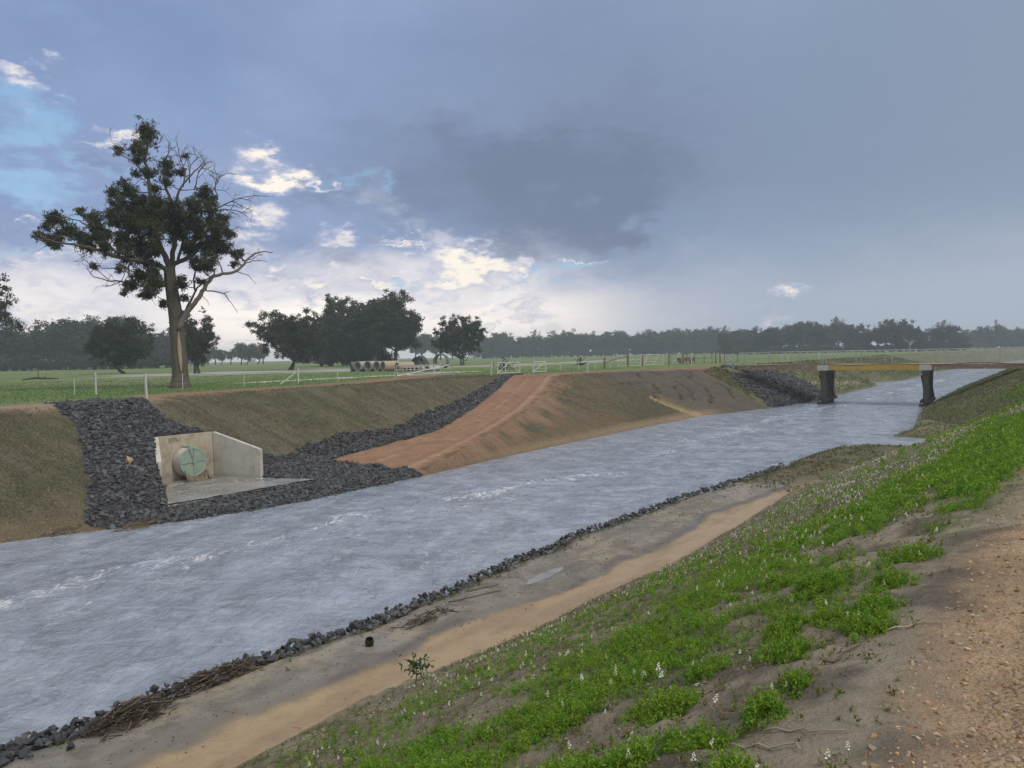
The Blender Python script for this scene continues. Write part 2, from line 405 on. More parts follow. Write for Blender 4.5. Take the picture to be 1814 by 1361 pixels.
# ---------------------------------------------------------------- ground colours
def green_cover(s, n):
    """0..1 how densely the near bank is covered with herbs"""
    T = ntR(s); u = T - n
    k = fbm(s * .55, n * .75, 101, 4) ; k2 = fbm(s * 1.9, n * 2.3, 102, 3)
    nd = np.interp(s, [2.5, 5.5, 7, 10, 12.4, 14, 16.3, 18.3, 20, 30], [4.9, 4.2, 3.5, 3.15, 2.95, 2.6, 2.1, 1.5, 1.0, .2]) + (k - .5) * 1.3
    lo_ = np.interp(s, [2.5, 4.5, 6.5, 9], [1.9, 1.6, .6, -.05]) + ncR(s) - .4
    band = (1 - sst(-.5, .45, n - nd)) * sst(-.15, .5, n - lo_)
    band = np.maximum(band, .20 * sst(.3, 2.2, u) * sst(0, .5, n - ncR(s)))
    d = band * sst(.36, .54, k * .62 + k2 * .38 + .10 * band * sst(6, 20, s))
    return d * (n < T) * (s < 62)
def zone(s, n):
    z = np.zeros(np.shape(s), int)          # 0 paddock
    mid = (nwL(s) + nR(s)) / 2
    cr = np.where(s < 21, ncA(s) + .2, np.where(s < 54, np.maximum(nBk(s) + 6.9, nRl(s)), nRr(s) + .3))
    left = n > mid
    z[left & (n <= cr)] = 1                 # far bank
    z[left & (s > 24.3) & (s < 54) & (n > nRr(s)) & (n < nRl(s))] = 2   # ramp
    z[~left & (n >= ntR(s))] = 3            # sand flat
    z[~left & (n < ntR(s))] = 4             # near bank
    z[~left & (n < ncR(s) - .35)] = 5       # track
    z[(left & (n < nwL(s) - .8)) | (~left & (n > nR(s) + .8))] = 6      # bed
    return z, cr
RIP_A = np.array([(16.2, 33.4), (14.9, 28.5), (13.6, 25.5), (12.2, 23.4), (12.6, 22.6), (14.4, 21.5), (16.5, 21.0), (19, 20.7), (22.5, 20.6), (25.1, 20.9), (24.9, 22.6), (24.5, 25.0),
                  (24.6, 27.3), (22.5, 27.6), (20.35, 26.9), (20.3, 27.8), (19.3, 28.3), (18.9, 29.2), (19.2, 31.4), (19.7, 33.2)])
RIP_B = np.array([(78.3, 25.2), (74.6, 23.6), (71.5, 20.8), (68.4, 17.3), (84.5, 15.4), (87, 17.2), (90, 20.8), (86, 23.4)])
GAP_B = np.array([(76.5, 24.5), (75.2, 22.9), (76.3, 19.0), (78.6, 18.4), (79.6, 22), (79, 24.6)])
rkL = itp([(24.4, 27.9), (28, 28.6), (31, 28.2), (34.7, 28.7), (41, 30.3), (48.3, 33.1), (53.2, 35.1)])
def riprap(s, n):
    j = (fbm(s * 1.5, n * 1.5, 77, 2) - .5) * .7
    a = inpoly(s + j, n + j, RIP_A) & ~inpoly(s, n, POCKET)
    b = (s > 24.3) & (s < 54.5) & (n + j * .6 > nRl(s) + .15) & (n + j * .6 < rkL(s))
    c = inpoly(s + j, n - j, RIP_B) & ~inpoly(s, n - j, GAP_B)
    return a, b, c
def colour(s, n, z):
    zo, cr = zone(s, n)
    A = fbm(s * .22, n * .22, 201, 4); B = fbm(s * .8, n * .8, 202, 4); D = fbm(s * 2.6, n * 2.6, 203, 3); E_ = fbm(s * .09, n * .09, 204, 3)
    wet = np.zeros(s.shape); peb = np.zeros(s.shape); gr = np.zeros(s.shape)
    one = np.ones(s.shape)
    # paddock
    c = np.ones(s.shape + (3,)) * (.115, .20, .055)
    c = mixc(c, (.15, .185, .075), sst(.4, .65, B) * .8); c = mixc(c, (.085, .16, .04), sst(.5, .7, A) * .7)
    c = mixc(c, (.20, .20, .11), sst(.5, .68, E_) * .6)
    dd = np.hypot(s, n)
    fl = np.exp(-(((s - 68) / 26) ** 2 + ((n - 92) / 14) ** 2)) + np.exp(-(((s - 120) / 60) ** 2 + ((n - 75) / 9) ** 2))
    fm = sst(.45, .62, fl * .42 + fbm(s * .06, n * .2, 205, 4) * .6)
    c = mixc(c, (.40, .38, .35), fm * .85); wet = np.maximum(wet, fm * .9)
    strip = np.exp(-((n - 47.5 - (s - 50) * .05) / 1.3) ** 2) * sst(33, 40, s) * (1 - sst(64, 70, s))
    strip = sst(.25, .6, strip + (B - .5) * .3)
    c = mixc(c, (.52, .50, .47), strip); 
    gr = np.where(zo == 0, .12, gr)
    # crest track
    u = n - cr
    tr = sst(-.9, -.1, u + (B - .5) * .8) * (1 - sst(2.2, 3.0, u + (B - .5) * .9)) * (n > 17) * (s < 80)
    c0 = np.ones(c.shape) * (.25, .155, .10); c0 = mixc(c0, (.30, .23, .165), sst(26, 14, s) * .9)
    # far bank
    b = np.ones(c.shape) * (.128, .115, .070)
    b = mixc(b, (.09, .10, .045), sst(.45, .62, A) * .8); b = mixc(b, (.17, .142, .09), sst(.5, .66, B) * .7)
    rl_ = fbm(s * 2.4 + n * .5, n * .45 - s * .2, 211, 4, .6); b = mixc(b, (.18, .16, .115), .6 * sst(.53, .68, rl_)); b = mixc(b, (.07, .066, .042), .55 * sst(.46, .36, rl_)); b = b * (.80, .815, .92)
    low = sst(1.0, .05, z) * sst(20, 10, s)
    b = mixc(b, (.17, .128, .088), low)
    md = sst(24, 30, s) * (1 - sst(54, 58, s)) * (n < nRr(s) + .3)        # outer side of the ramp
    b = mixc(b, (.15, .098, .058), md * sst(.40, .58, B + .25 * sst(1.6, .3, nRr(s) - n))); b = mixc(b, (.115, .088, .055), md * .8 * sst(.52, .64, rl_))
    b = mixc(b, (.060, .055, .034), sst(44, 50, s) * (1 - sst(57, 60, s)) * sst(.4, .56, A * .6 + B * .4) * .8)
    b = mixc(b, (.25, .18, .11), sst(.5, .15, z) * sst(26, 33, s) * (1 - sst(62, 66, s)))
    gz = sst(57.5, 60.5, s + (B - .5) * 3 + (n - 24) * .35) * (1 - sst(71, 73.5, s + (n - 24) * -.55 + (B - .5) * 2))
    b = mixc(b, (.082, .070, .058), gz); b = mixc(b, (.115, .093, .072), gz * sst(.55, .7, D) * .7)
    gb = sst(70.5, 72.5, s + (n - 24) * -.55 + (B - .5) * 2) * (s < 79)
    b = mixc(b, (.105, .125, .03), gb * sst(2.9, 1.4, z)); b = mixc(b, (.20, .13, .065), gb * sst(1.8, 2.8, z) * .8)
    up = sst(78, 84, s)
    b = mixc(b, (.075, .098, .032), up); b = mixc(b, (.13, .135, .065), up * sst(.48, .62, fbm(s * .25, n * 1.2, 207, 4)))
    b = mixc(b, (.33, .28, .18), up * np.exp(-(dseg(s, n, [(88, 19.3), (97, 17.6), (108, 16.4)]) / .35) ** 2))
    b = mixc(b, (.42, .30, .16), np.exp(-(dseg(s, n, GULLY) / .75) ** 2) * (s > 50) * (s < 66) * (n > 19) * (n < 24.5))
    b = mixc(b, (.022, .018, .015), sst(.06, .22, np.clip(height_crack(s, n), 0, 1)))
    c = mixc(c, b, (zo == 1) * one); c = mixc(c, c0, tr * ((zo == 0) | (zo == 1)))
    gr = np.where(zo == 1, .85 * (1 - gz * .75) * (1 - tr), gr) * (1 - .8 * tr)
    # ramp
    r = np.ones(c.shape) * (.27, .152, .096); r = mixc(r, (.31, .19, .122), sst(.45, .65, B) * .6 + .25 * sst(38, 26, s)); r = mixc(r, (.235, .132, .085), sst(.52, .68, A) * .7)
    uu = (n - nRr(s)) / np.maximum(nRl(s) - nRr(s), .1)
    r = mixc(r, (.26, .145, .095), .7 * np.exp(-((uu - .3) / .06) ** 2)); r = mixc(r, (.44, .29, .2), .55 * np.exp(-((uu - .17) / .05) ** 2)); r = mixc(r, (.43, .27, .18), .5 * np.exp(-((uu - .6) / .05) ** 2) * sst(.4, .6, D))
    bl = (zo == 2) * sst(-.05, .10, uu + (D - .5) * .3); bl = np.maximum(bl, (zo == 1) * (s > 25) * (s < 52) * (n < nRl(s)) * sst(-.42, -.05, uu + (B - .5) * .5 + (rl_ - .5) * .7) * .85)
    c = mixc(c, b, (zo == 2) * one); c = mixc(c, r, bl)
    # riprap bed
    ra, rb, rc = riprap(s, n); c = mixc(c, (.055, .055, .06), (ra | rb | rc) * one); gr = gr * ~(ra | rb | rc)
    c = mixc(c, (.085, .12, .03), inpoly(s, n, GAP_B) * sst(.4, .6, B)); 
    # near flat
    T = ntR(s); R = nR(s); wob = (fbm(s * .35, n * .35, 5, 3) - .5)
    ch = sst(-.12, .12, n - (T + .95 - .7 * sst(22, 30, s) + wob * .8 + (D - .5) * .25))
    f = np.ones(c.shape) * (.37, .275, .17); f = mixc(f, (.31, .225, .14), sst(.4, .62, fbm(s * .5, n * 2.5, 208, 3)))
    mud = np.ones(c.shape) * (.225, .212, .19); mud = mixc(mud, (.29, .25, .195), sst(.45, .62, B)); mud = mixc(mud, (.14, .125, .105), sst(.52, .68, D) * .8); mud = mixc(mud, (.17, .155, .14), sst(.5, .62, fbm(s * 1.2, n * 3.5, 209, 4)) * .7)
    e1 = np.exp(-((n - (T + 1.05 - .7 * sst(22, 30, s) + wob * .8)) / .13) ** 2)
    f = mixc(f, mud, ch); f = mixc(f, (.115, .105, .095), e1 * (.5 + .5 * sst(.4, .55, B)))
    wet3 = np.maximum(.85 * (1 - ch), .50 * ch + .5 * e1 + .4 * ch * sst(.5, .65, A))
    gs = sst(27, 31, s) * (1 - sst(43, 44, s)); f = mixc(f, (.105, .10, .05), gs * sst(.33, .5, B * .5 + D * .5 + .1))
    sp = sst(44, 46, s); f = mixc(f, (.17, .155, .09), sp); f = mixc(f, (.30, .225, .14), sp * sst(.48, .6, A)); f = mixc(f, (.12, .13, .045), sp * sst(.5, .62, B))
    c = mixc(c, f, (zo == 3) * one); wet = np.where(zo == 3, wet3 * (1 - gs * .6) * (1 - sp * .7), wet)
    gr = np.where(zo == 3, np.maximum(gs * .7, sp * .6), gr)
    # near bank
    g = np.ones(c.shape) * (.25, .215, .168); g = mixc(g, (.32, .28, .215), sst(.48, .66, B) * .8); g = mixc(g, (.10, .085, .068), sst(.52, .70, D) * .8)
    g = mixc(g, (.15, .145, .085), .55 * sst(5.5, 4, T - n) * sst(.35, .55, A * .5 + D * .5))
    gc = green_cover(s, n); g = mixc(g, (.10, .135, .04), gc * .75)
    ol = sst(44, 54, s + (4 - (T - n)) * 1.5); g = mixc(g, (.09, .092, .04), ol); g = mixc(g, (.14, .12, .07), ol * sst(.45, .6, A * .5 + B * .5)); g = mixc(g, (.09, .115, .03), ol * sst(.5, .65, B) * .8)
    c = mixc(c, g, ((zo == 4) | (zo == 5)) * one); gr = np.where(zo == 4, .15 + .7 * ol + .25 * sst(14, 26, s), gr)
    # track edge and track
    e = sst(.10, -.35, n - ncR(s) + .36 + (B - .5) * 1.1 + (D - .5) * .35)
    t = np.ones(c.shape) * (.255, .178, .105); t = mixc(t, (.265, .16, .085), sst(.42, .6, A * .4 + B * .6)); t = mixc(t, (.17, .115, .08), sst(.56, .7, D) * .6)
    t = mixc(t, (.37, .27, .18), e * (1 - sst(.1, .6, ncR(s) - .45 - n)) * .7)
    nb = (zo == 4) | (zo == 5)
    c = mixc(c, t, nb * e * (1 - ol)); c = mixc(c, g, (zo == 5) * ol)
    peb = np.where(nb, e * sst(.0, .7, ncR(s) - .2 - n + (B - .5)), 0)
    # damp margin at the water line
    dm = sst(.12, .01, z) * (zo != 0)
    c = c * (1 - .45 * dm[..., None]); wet = np.maximum(wet, dm * .8)
    c = c * (.92 + .16 * D[..., None])
    return c, wet, peb, gr, zo
def height_crack(s, n):
    ws = s + (fbm(s * 1.3, n * 1.3, 61, 3) - .5) * 1.2; wn = n + (fbm(s * 1.3, n * 1.3, 62, 3) - .5) * 1.2
    m = (s > 55) & (s < 75) & (n > 17) & (n < 31); dc = np.full(s.shape, 9.)
    for c in CRACKS: dc[m] = np.minimum(dc[m], dseg(ws[m], wn[m], c))
    wd = .03 + .09 * fbm(s * 1.1, n * 1.1, 66, 2)
    return .5 * np.exp(-(dc / wd) ** 2)

# ---------------------------------------------------------------- the ground sheet
def steps(*seg):
    out = [seg[0][0]]
    for (a, b, st) in seg:
        k = max(1, int(round((b - a) / st))); out += list(np.linspace(a, b, k + 1)[1:])
    return np.array(out)
sg = steps((-12, 0, .6), (0, 14, .065), (14, 26, .1), (26, 42, .16), (42, 78, .22), (78, 130, .6), (130, 260, 2.2))
sg = np.concatenate([-np.geomspace(900, 15, 14), sg, np.geomspace(270, 1100, 22)])
ng = steps((-14, -3, .4), (-3, -.6, .1), (-.6, 8.2, .07), (8.2, 11.2, .08), (11.2, 19.4, .6), (19.4, 36, .12), (36, 60, .5), (60, 140, 2.2))
ng = np.concatenate([-np.geomspace(900, 18, 14), ng, np.geomspace(146, 1100, 24)])
S, Nn = np.meshgrid(sg, ng, indexing='ij')
Z = height(S, Nn)
colr, wet, peb, gr, zo = colour(S, Nn, Z)
X, Y = W(S, Nn)
V = np.stack([X, Y, Z], -1).reshape(-1, 3)
ni, nj = S.shape
I, J = np.meshgrid(np.arange(ni - 1), np.arange(nj - 1), indexing='ij')
q0 = (I * nj + J).ravel()
Q = np.stack([q0, q0 + 1, q0 + nj + 1, q0 + nj], 1)[:, ::-1]
ds_ = np.gradient(np.stack([X, Y, Z], -1), axis=0); dn_ = np.gradient(np.stack([X, Y, Z], -1), axis=1)
NRM = np.cross(ds_, dn_).reshape(-1, 3); NRM /= np.linalg.norm(NRM, axis=1)[:, None]
NRM *= np.sign(NRM[:, 2:3])
fz = zo.reshape(-1)[q0]
if np.cross(V[Q[0, 1]] - V[Q[0, 0]], V[Q[0, 2]] - V[Q[0, 1]])[2] < 0: Q = Q[:, ::-1]
ZN = {0: ('paddock', 'green flooded paddock behind the far bank'), 1: ('far_bank', 'olive grassed far bank of the drain'), 2: ('dirt_ramp', 'red dirt ramp running down the far bank'),
      3: ('sand_flat', 'wet sand and grey mud flat along the near shore'), 4: ('near_bank', 'near bank slope of grey soil under green herbs'), 5: ('gravel_track', 'brown gravel track on top of the near bank'), 6: ('river_bed', 'bed of the drain under the water')}
for k, (nm, lb) in ZN.items():
    f = Q[fz == k]
    if not len(f): continue
    ids, inv = np.unique(f, return_inverse=True)
    me = mesh(nm, V[ids], [inv.reshape(f.shape)], M_EARTH, True, colr.reshape(-1, 3)[ids], dict(wet=wet.ravel()[ids], peb=peb.ravel()[ids], grs=gr.ravel()[ids]))
    me.normals_split_custom_set_from_vertices(NRM[ids].tolist())
    tag(obj(nm, me), lb, None, None, 'structure')

# ---------------------------------------------------------------- river
sw = steps((-12, 2, .5), (2, 30, .11), (30, 75, .25), (75, 130, .7), (130, 440, 4))
tw = np.linspace(0, 1, 120)
SW = np.repeat(sw[:, None], 120, 1); NW = (nR(sw) - 1.2)[:, None] * (1 - tw) + (nwL(sw) + 1.0)[:, None] * tw
NW = np.where(((SW > 40) & (SW < 50)), (np.where((sw > 40) & (sw < 50), .2, 0))[:, None] * (1 - tw) + NW * tw, NW)
wv = (fbm(SW * .8, NW * .55, 301, 3) - .5) * .09 + (fbm(SW * 2.6 + NW * .6, NW * 1.7, 302, 3) - .5) * .06
mg = np.clip(np.minimum(NW - nR(SW), nwL(SW) - NW) / 1.4, .1, 1)
FOAM = [(-10, 19.5), (0, 19), (7.7, 18.25), (13, 18), (21.7, 16.8), (24.4, 16.1), (29.5, 14.5), (39, 15), (47.4, 14.45), (61, 14.3), (75, 12.6), (90, 11.3), (120, 9.5), (160, 7.6), (240, 2)]
FOAM2 = [(4, 17), (9, 16.4), (14, 16.6), (19, 15.2), (24, 15)]
foam_sheen = np.exp(-(dseg(SW, NW + (fbm(SW * .4, NW * .4, 303, 4) - .5) * 2.8, FOAM) / .95) ** 2) * sst(.22, .5, fbm(SW * .35, NW * .8, 307, 3))
foam_sheen = np.maximum(foam_sheen, .75 * np.exp(-(dseg(SW, NW + (fbm(SW * .5, NW * .5, 304, 3) - .5) * 1.6, FOAM2) / .7) ** 2))
foam_sheen = np.maximum(foam_sheen, .62 * sst(.45, .7, fbm(SW * .3, NW * .7, 305, 4)) * sst(40, 12, SW))
foam_sheen = np.maximum(foam_sheen, .5 * sst(.5, .7, fbm(SW * .25, NW * .8, 306, 4)))
foam_sheen *= np.clip(np.minimum(NW - nR(SW) - .6, nwL(SW) - NW - .4), 0, 1)
x, y = W(SW, NW); a_, b_ = SW.shape
I, J = np.meshgrid(np.arange(a_ - 1), np.arange(b_ - 1), indexing='ij'); q0 = (I * b_ + J).ravel()
me = mesh('river', np.stack([x, y, wv * mg], -1).reshape(-1, 3), [np.stack([q0, q0 + 1, q0 + b_ + 1, q0 + b_], 1)[:, ::-1]], M_RIVER, True, None, dict(foam=foam_sheen.ravel()))
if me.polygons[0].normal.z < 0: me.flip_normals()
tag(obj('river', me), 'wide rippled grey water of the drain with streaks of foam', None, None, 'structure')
def sheet(name, poly, z, m, label, foam=0.0, step=.12):
    P = np.array(poly); lo = P.min(0); hi = P.max(0)
    ss = np.arange(lo[0], hi[0] + step, step); nn = np.arange(lo[1], hi[1] + step, step)
    s_, n_ = np.meshgrid(ss, nn, indexing='ij'); ins = inpoly(s_, n_, P)
    x, y = W(s_, n_); b_ = s_.shape[1]; i, j = np.nonzero(ins[:-1, :-1]); q0 = i * b_ + j
    f = np.stack([q0, q0 + 1, q0 + b_ + 1, q0 + b_], 1)[:, ::-1]
    ids, inv = np.unique(f, return_inverse=True)
    V_ = np.stack([x, y, z + (fbm(s_ * 2.5, n_ * 2.5, 44, 3) - .5) * .03 * (foam > 0)], -1).reshape(-1, 3)[ids]
    fz_ = np.full(len(ids), foam) * (.6 + .8 * fbm(s_ * 1.3, n_ * 1.3, 45, 2)).ravel()[ids]
    me = mesh(name, V_, [inv.reshape(f.shape)], m, True, None, dict(foam=fz_))
    if me.polygons[0].normal.z < 0: me.flip_normals()
    return tag(obj(name, me), label, None, None, 'structure')
sheet('outlet_pool', [(17.8, 27.7), (19.75, 27.6), (20.05, 25.3), (20.95, 22.85), (14.9, 23.3), (16.45, 25.8)], .32, M_POOL, 'foaming shallow pool on the concrete apron of the culvert', .62, .06)
x_, y_ = None, None
_pz = float(np.median(height(np.array([13.9, 14.3, 14.7, 15.1]), np.array([8.5, 8.5, 8.5, 8.5])))) 
_pz = .139
sheet('puddle', [(13.35, 8.36), (13.35, 8.95), (15.7, 8.95), (15.7, 8.36)], _pz, M_POOL, 'small puddle on the mud between river and sand', 0, .05)
# ---------------------------------------------------------------- rocks
def rock_template(rs, flat=1.0, npt=11):
    p = rs.normal(size=(npt, 3)); p /= np.linalg.norm(p, axis=1)[:, None]; p *= rs.uniform(.75, 1.1, (npt, 1)); p *= (1, rs.uniform(.65, .95), rs.uniform(.5, .8) * flat)
    bm = bmesh.new(); vs = [bm.verts.new(v) for v in p]
    r = bmesh.ops.convex_hull(bm, input=vs)
    bmesh.ops.delete(bm, geom=[g for g in r['geom_interior'] if isinstance(g, bmesh.types.BMVert)], context='VERTS')
    bmesh.ops.triangulate(bm, faces=bm.faces[:]); bm.verts.index_update()
    V = np.array([v.co[:] for v in bm.verts]); F = np.array([[v.index for v in f.verts] for f in bm.faces]); bm.free()
    return V, F
RT = [rock_template(np.random.default_rng(900 + i)) for i in range(16)]
def rotmats(n, tilt=1.0, rs=rng):
    a = rs.uniform(0, 2 * np.pi, n); b = rs.normal(0, .5 * tilt, n); c = rs.normal(0, .5 * tilt, n)
    ca, sa, cb, sb, cc, sc = np.cos(a), np.sin(a), np.cos(b), np.sin(b), np.cos(c), np.sin(c); o = np.zeros(n); l = np.ones(n)
    Rz = np.stack([ca, -sa, o, sa, ca, o, o, o, l], 1).reshape(n, 3, 3); Rx = np.stack([l, o, o, o, cb, -sb, o, sb, cb], 1).reshape(n, 3, 3); Ry = np.stack([cc, o, sc, o, l, o, -sc, o, cc], 1).reshape(n, 3, 3)
    return Rz @ Rx @ Ry
def scatter(G_, T, P, size, cols, tilt=1.0, rs=rng):
    """replicate templates at points P"""
    pick = rs.integers(0, len(T), len(P)); R = rotmats(len(P), tilt, rs)
    for k, (tv, tf) in enumerate(T):
        m = pick == k
        if not m.any(): continue
        v = np.einsum('nij,vj->nvi', R[m], tv) * size[m][:, None, None] + P[m][:, None, :]
        f = tf[None] + (np.arange(m.sum()) * len(tv))[:, None, None]
        G_.add(v.reshape(-1, 3), f.reshape(-1, tf.shape[1]), np.repeat(cols[m], len(tv), 0))
def pts(s, n, dz=0.0):
    x, y = W(s, n); return np.stack([x, y, height(s, n) + dz], 1)
def greys(k, lo, hi, tint=(.92, .97, 1.1), rs=rng): return (lo * (hi / lo) ** rs.random(k))[:, None] * np.array(tint) * rs.uniform(.95, 1.05, (k, 3))
def fill(box, step, fn, rs=rng):
    s = np.arange(box[0], box[1], step); n = np.arange(box[2], box[3], step); s, n = [a.ravel() for a in np.meshgrid(s, n)]
    s = s + rs.uniform(-.6, .6, s.size) * step; n = n + rs.uniform(-.6, .6, n.size) * step; m = fn(s, n); return s[m], n[m]
def not_in_headwall(s, n): return ~inpoly(s, n, np.array([(17.5, 28.05), (20.0, 27.95), (20.35, 25.1), (20.95, 22.9), (14.85, 23.25), (16.15, 25.7)]))
s, n = fill((11, 25.6, 20, 34), .12, lambda s, n: (riprap(s, n)[0]) & not_in_headwall(s, n))
g = G(); sz = rng.uniform(.05, .115, s.size) * rng.choice([1, 1, 1, 1.6], s.size); scatter(g, RT, pts(s, n, .02), sz, greys(s.size, .03, .105, (.9, .98, 1.12)), .75)
# a low berm of stones that holds the pool back
s2 = rng.uniform(14.6, 23.6, 200); n2 = np.interp(s2, [14.6, 21, 23.6], [22.6, 22.2, 22.0]) + rng.normal(0, .25, 200); m = not_in_headwall(s2, n2); s2, n2 = s2[m], n2[m]
scatter(g, RT, pts(s2, n2, .03), rng.uniform(.07, .13, s2.size), greys(s2.size, .03, .10), .8)
tag(g.build('rubble', M_ROCKS), 'dark blue-grey rubble sheet around the concrete culvert outlet', 'rubble', None, 'stuff')
s, n = fill((24.3, 54.6, 24, 37), .15, lambda s, n: riprap(s, n)[1])
g = G(); scatter(g, RT, pts(s, n, .04), rng.uniform(.07, .145, s.size), greys(s.size, .028, .09), .8)
tag(g.build('rubble', M_ROCKS), 'band of dark rubble running up beside the red ramp', 'rubble', None, 'stuff')
s, n = fill((66, 92, 14, 27), .27, lambda s, n: riprap(s, n)[2])
g = G(); scatter(g, RT, pts(s, n, .05), rng.uniform(.17, .30, s.size), greys(s.size, .02, .07), .8)
tag(g.build('rubble', M_ROCKS), 'near black rubble chute on the bank under the bridge end', 'rubble', None, 'stuff')
# stones along the near shore: the largest 300 are things
k = 1500
s = 3.2 + (rng.random(k) ** 1.5) * 30; wd = np.interp(s, [3, 7, 12, 20, 33], [.40, .34, .22, .16, .13])
n = nR(s) - .12 + rng.normal(0, 1, k) * wd * .55 - np.interp(s, [3, 10], [.12, 0]); sz = rng.uniform(.05, .105, k) * np.interp(s, [3, 10, 30], [1.1, .9, .75])
P = pts(s, n, .02); P[:, 2] = np.maximum(P[:, 2], -.05) + .03
P[:, 2] += np.clip(.16 - np.abs(n - nR(s) + .1) * .5, 0, .16) * rng.random(k)
dist = np.hypot(P[:, 0], P[:, 1]); order = np.argsort(-sz / dist)
tm = [mesh('rock', v, [f], M_ROCK) for v, f in RT]
for i in order[:290]:
    o = obj('rock', tm[int(rng.integers(16))], None, P[i], (rng.normal(0, .5), rng.normal(0, .5), rng.uniform(0, 6.28)), (sz[i],) * 3)
    tag(o, 'dark angular rock in the line that edges the near shore', 'rock', 'rocks edging the near shore')
i = order[290:]; g = G(); scatter(g, RT, P[i], sz[i], greys(len(i), .04, .1), .9)
tag(g.build('rubble', M_ROCKS), 'smaller dark stones further along the near shore line', 'rubble', None, 'stuff')
# gravel and clods
k = 14000; s = 1.2 + 11 * rng.random(k) ** 1.6; n = ncR(s) - .22 - 1.7 * rng.random(k) ** .8; P = pts(s, n, 0)
rc = np.array([(.42, .27, .16), (.50, .36, .24), (.30, .18, .11), (.38, .30, .23)])[rng.integers(0, 4, k)] * rng.uniform(.6, 1.2, (k, 1))
g = G(); scatter(g, RT[:6], P, rng.uniform(.004, .013, k) * rng.choice([1, 1, 1, 2.0], k), rc)
tag(g.build('gravel', M_PEB), 'loose brown gravel on the track edge', 'gravel', None, 'stuff')
k = 15000; s = 2.6 + 20 * rng.random(k) ** 1.5; n = ntR(s) - .1 - 6.4 * rng.random(k); P = pts(s, n, -.002)
rc = np.array([(.20, .17, .135), (.13, .11, .09), (.28, .24, .19), (.09, .075, .06)])[rng.integers(0, 4, k)] * rng.uniform(.7, 1.2, (k, 1))
m = rng.random(k) < .03; rc[m] = (.6, .55, .48)
g = G(); scatter(g, RT[:6], P, rng.uniform(.006, .02, k) * np.interp(s, [3, 20], [1, 1.9]), rc)
tag(g.build('clods', M_PEB), 'soil clods and pebbles on the bare near bank', 'soil clods', None, 'stuff')
k = 3500; s = 3.5 + 26 * rng.random(k) ** 1.3; n = ntR(s) + .75 + (nR(s) - ntR(s) - .85) * rng.random(k) ** .7; P = pts(s, n, -.003)
rc = np.array([(.16, .14, .12), (.09, .08, .07), (.24, .21, .17), (.06, .06, .06)])[rng.integers(0, 4, k)] * rng.uniform(.7, 1.2, (k, 1)); g = G(); scatter(g, RT[:6], P, rng.uniform(.006, .022, k) * np.interp(s, [4, 25], [1, 1.7]), rc)
tag(g.build('pebbles', M_PEB), 'pebbles and crumbs of mud on the grey flat by the river', 'pebbles', None, 'stuff')
o = obj('rock', RT and mesh('rock', RT[3][0] * (1, 1, 1.15), [RT[3][1]], M_SAND), None, at(15.35, 26.25, .12), (.2, .3, 1), (.24, .2, .22))
tag(o, 'lone orange sandstone block on the dark rubble beside the culvert', 'rock')

# ---------------------------------------------------------------- herbs, flowers, litter on the near bank
def leaflets(P, D, L, wid, col, curl=.3):
    """diamond leaves: base P, direction D, length L, width wid"""
    n_ = len(P); up = rng.normal(size=(n_, 3)) * .55 + (0, 0, 1)
    sd = np.cross(D, up); sd /= np.linalg.norm(sd, axis=1)[:, None] + 1e-9
    L = L[:, None]; w = wid[:, None]; nr = np.cross(sd, D)
    V = np.stack([P, P + D * L * .55 + sd * w + nr * L * curl * .3, P + D * L, P + D * L * .55 - sd * w + nr * L * curl * .3], 1)
    F = np.arange(n_ * 4).reshape(n_, 4)
    return V.reshape(-1, 3), F, np.repeat(col, 4, 0)
def herb_layer(g, s, n, size, nst, nlf, lf, colA, colB):
    """feathery plants: nst stems with nlf leaflets each"""
    P0 = pts(s, n, -.01); k = len(s)
    if not k: return
    base = np.repeat(P0, nst, 0); sc = np.repeat(size, nst)
    az = rng.uniform(0, 2 * np.pi, k * nst); tl = np.abs(rng.normal(0, .62, k * nst)) + .12
    d = np.stack([np.cos(az) * np.sin(tl), np.sin(az) * np.sin(tl), np.cos(tl)], 1); L = sc * rng.uniform(.55, 1.15, k * nst)
    b2 = np.repeat(base, nlf, 0); d2 = np.repeat(d, nlf, 0); L2 = np.repeat(L, nlf); t = np.tile((np.arange(nlf) + .6) / nlf, k * nst) * rng.uniform(.85, 1.1, k * nst * nlf)
    p = b2 + d2 * (L2 * t)[:, None]; p[:, 2] -= (L2 * t) ** 2 * 1.3 * np.repeat(np.sin(tl), nlf)
    q = rng.normal(size=p.shape); q = q * .9 + d2 * .55 + (0, 0, .25); q /= np.linalg.norm(q, axis=1)[:, None]
    ln = lf * rng.uniform(.6, 1.3, len(p)) * np.repeat(np.repeat(size / size.mean(), nst), nlf) ** .5
    mixv = np.repeat(np.repeat(rng.random(k), nst), nlf)[:, None]
    c = np.array(colA) * (1 - mixv) + np.array(colB) * mixv; c = c * rng.uniform(.7, 1.25, (len(p), 1))
    V, F, C = leaflets(p, q, ln, ln * .22, c); g.add(V, F, C)
GA, GB = (.098, .23, .018), (.24, .37, .038)
def pick(k, s0, s1, pw, u0=.1, u1=7.2):
    s = s0 + (s1 - s0) * rng.random(k) ** pw; n = ntR(s) - u0 - (u1 - u0) * rng.random(k); return s, n
g = G()
s, n = pick(13000, 2.4, 10, 1.0); m = (rng.random(s.size) < green_cover(s, n) * .9) & (n > ncR(s) - .25); s, n = s[m], n[m]
herb_layer(g, s, n, rng.uniform(.07, .15, s.size), 6, 12, .019, GA, GB)
s, n = pick(16000, 10, 24, 1.0); m = (rng.random(s.size) < green_cover(s, n) * .6) & (n > ncR(s) - .35); s, n = s[m], n[m]
herb_layer(g, s, n, rng.uniform(.08, .17, s.size), 5, 5, .042, GA, GB)
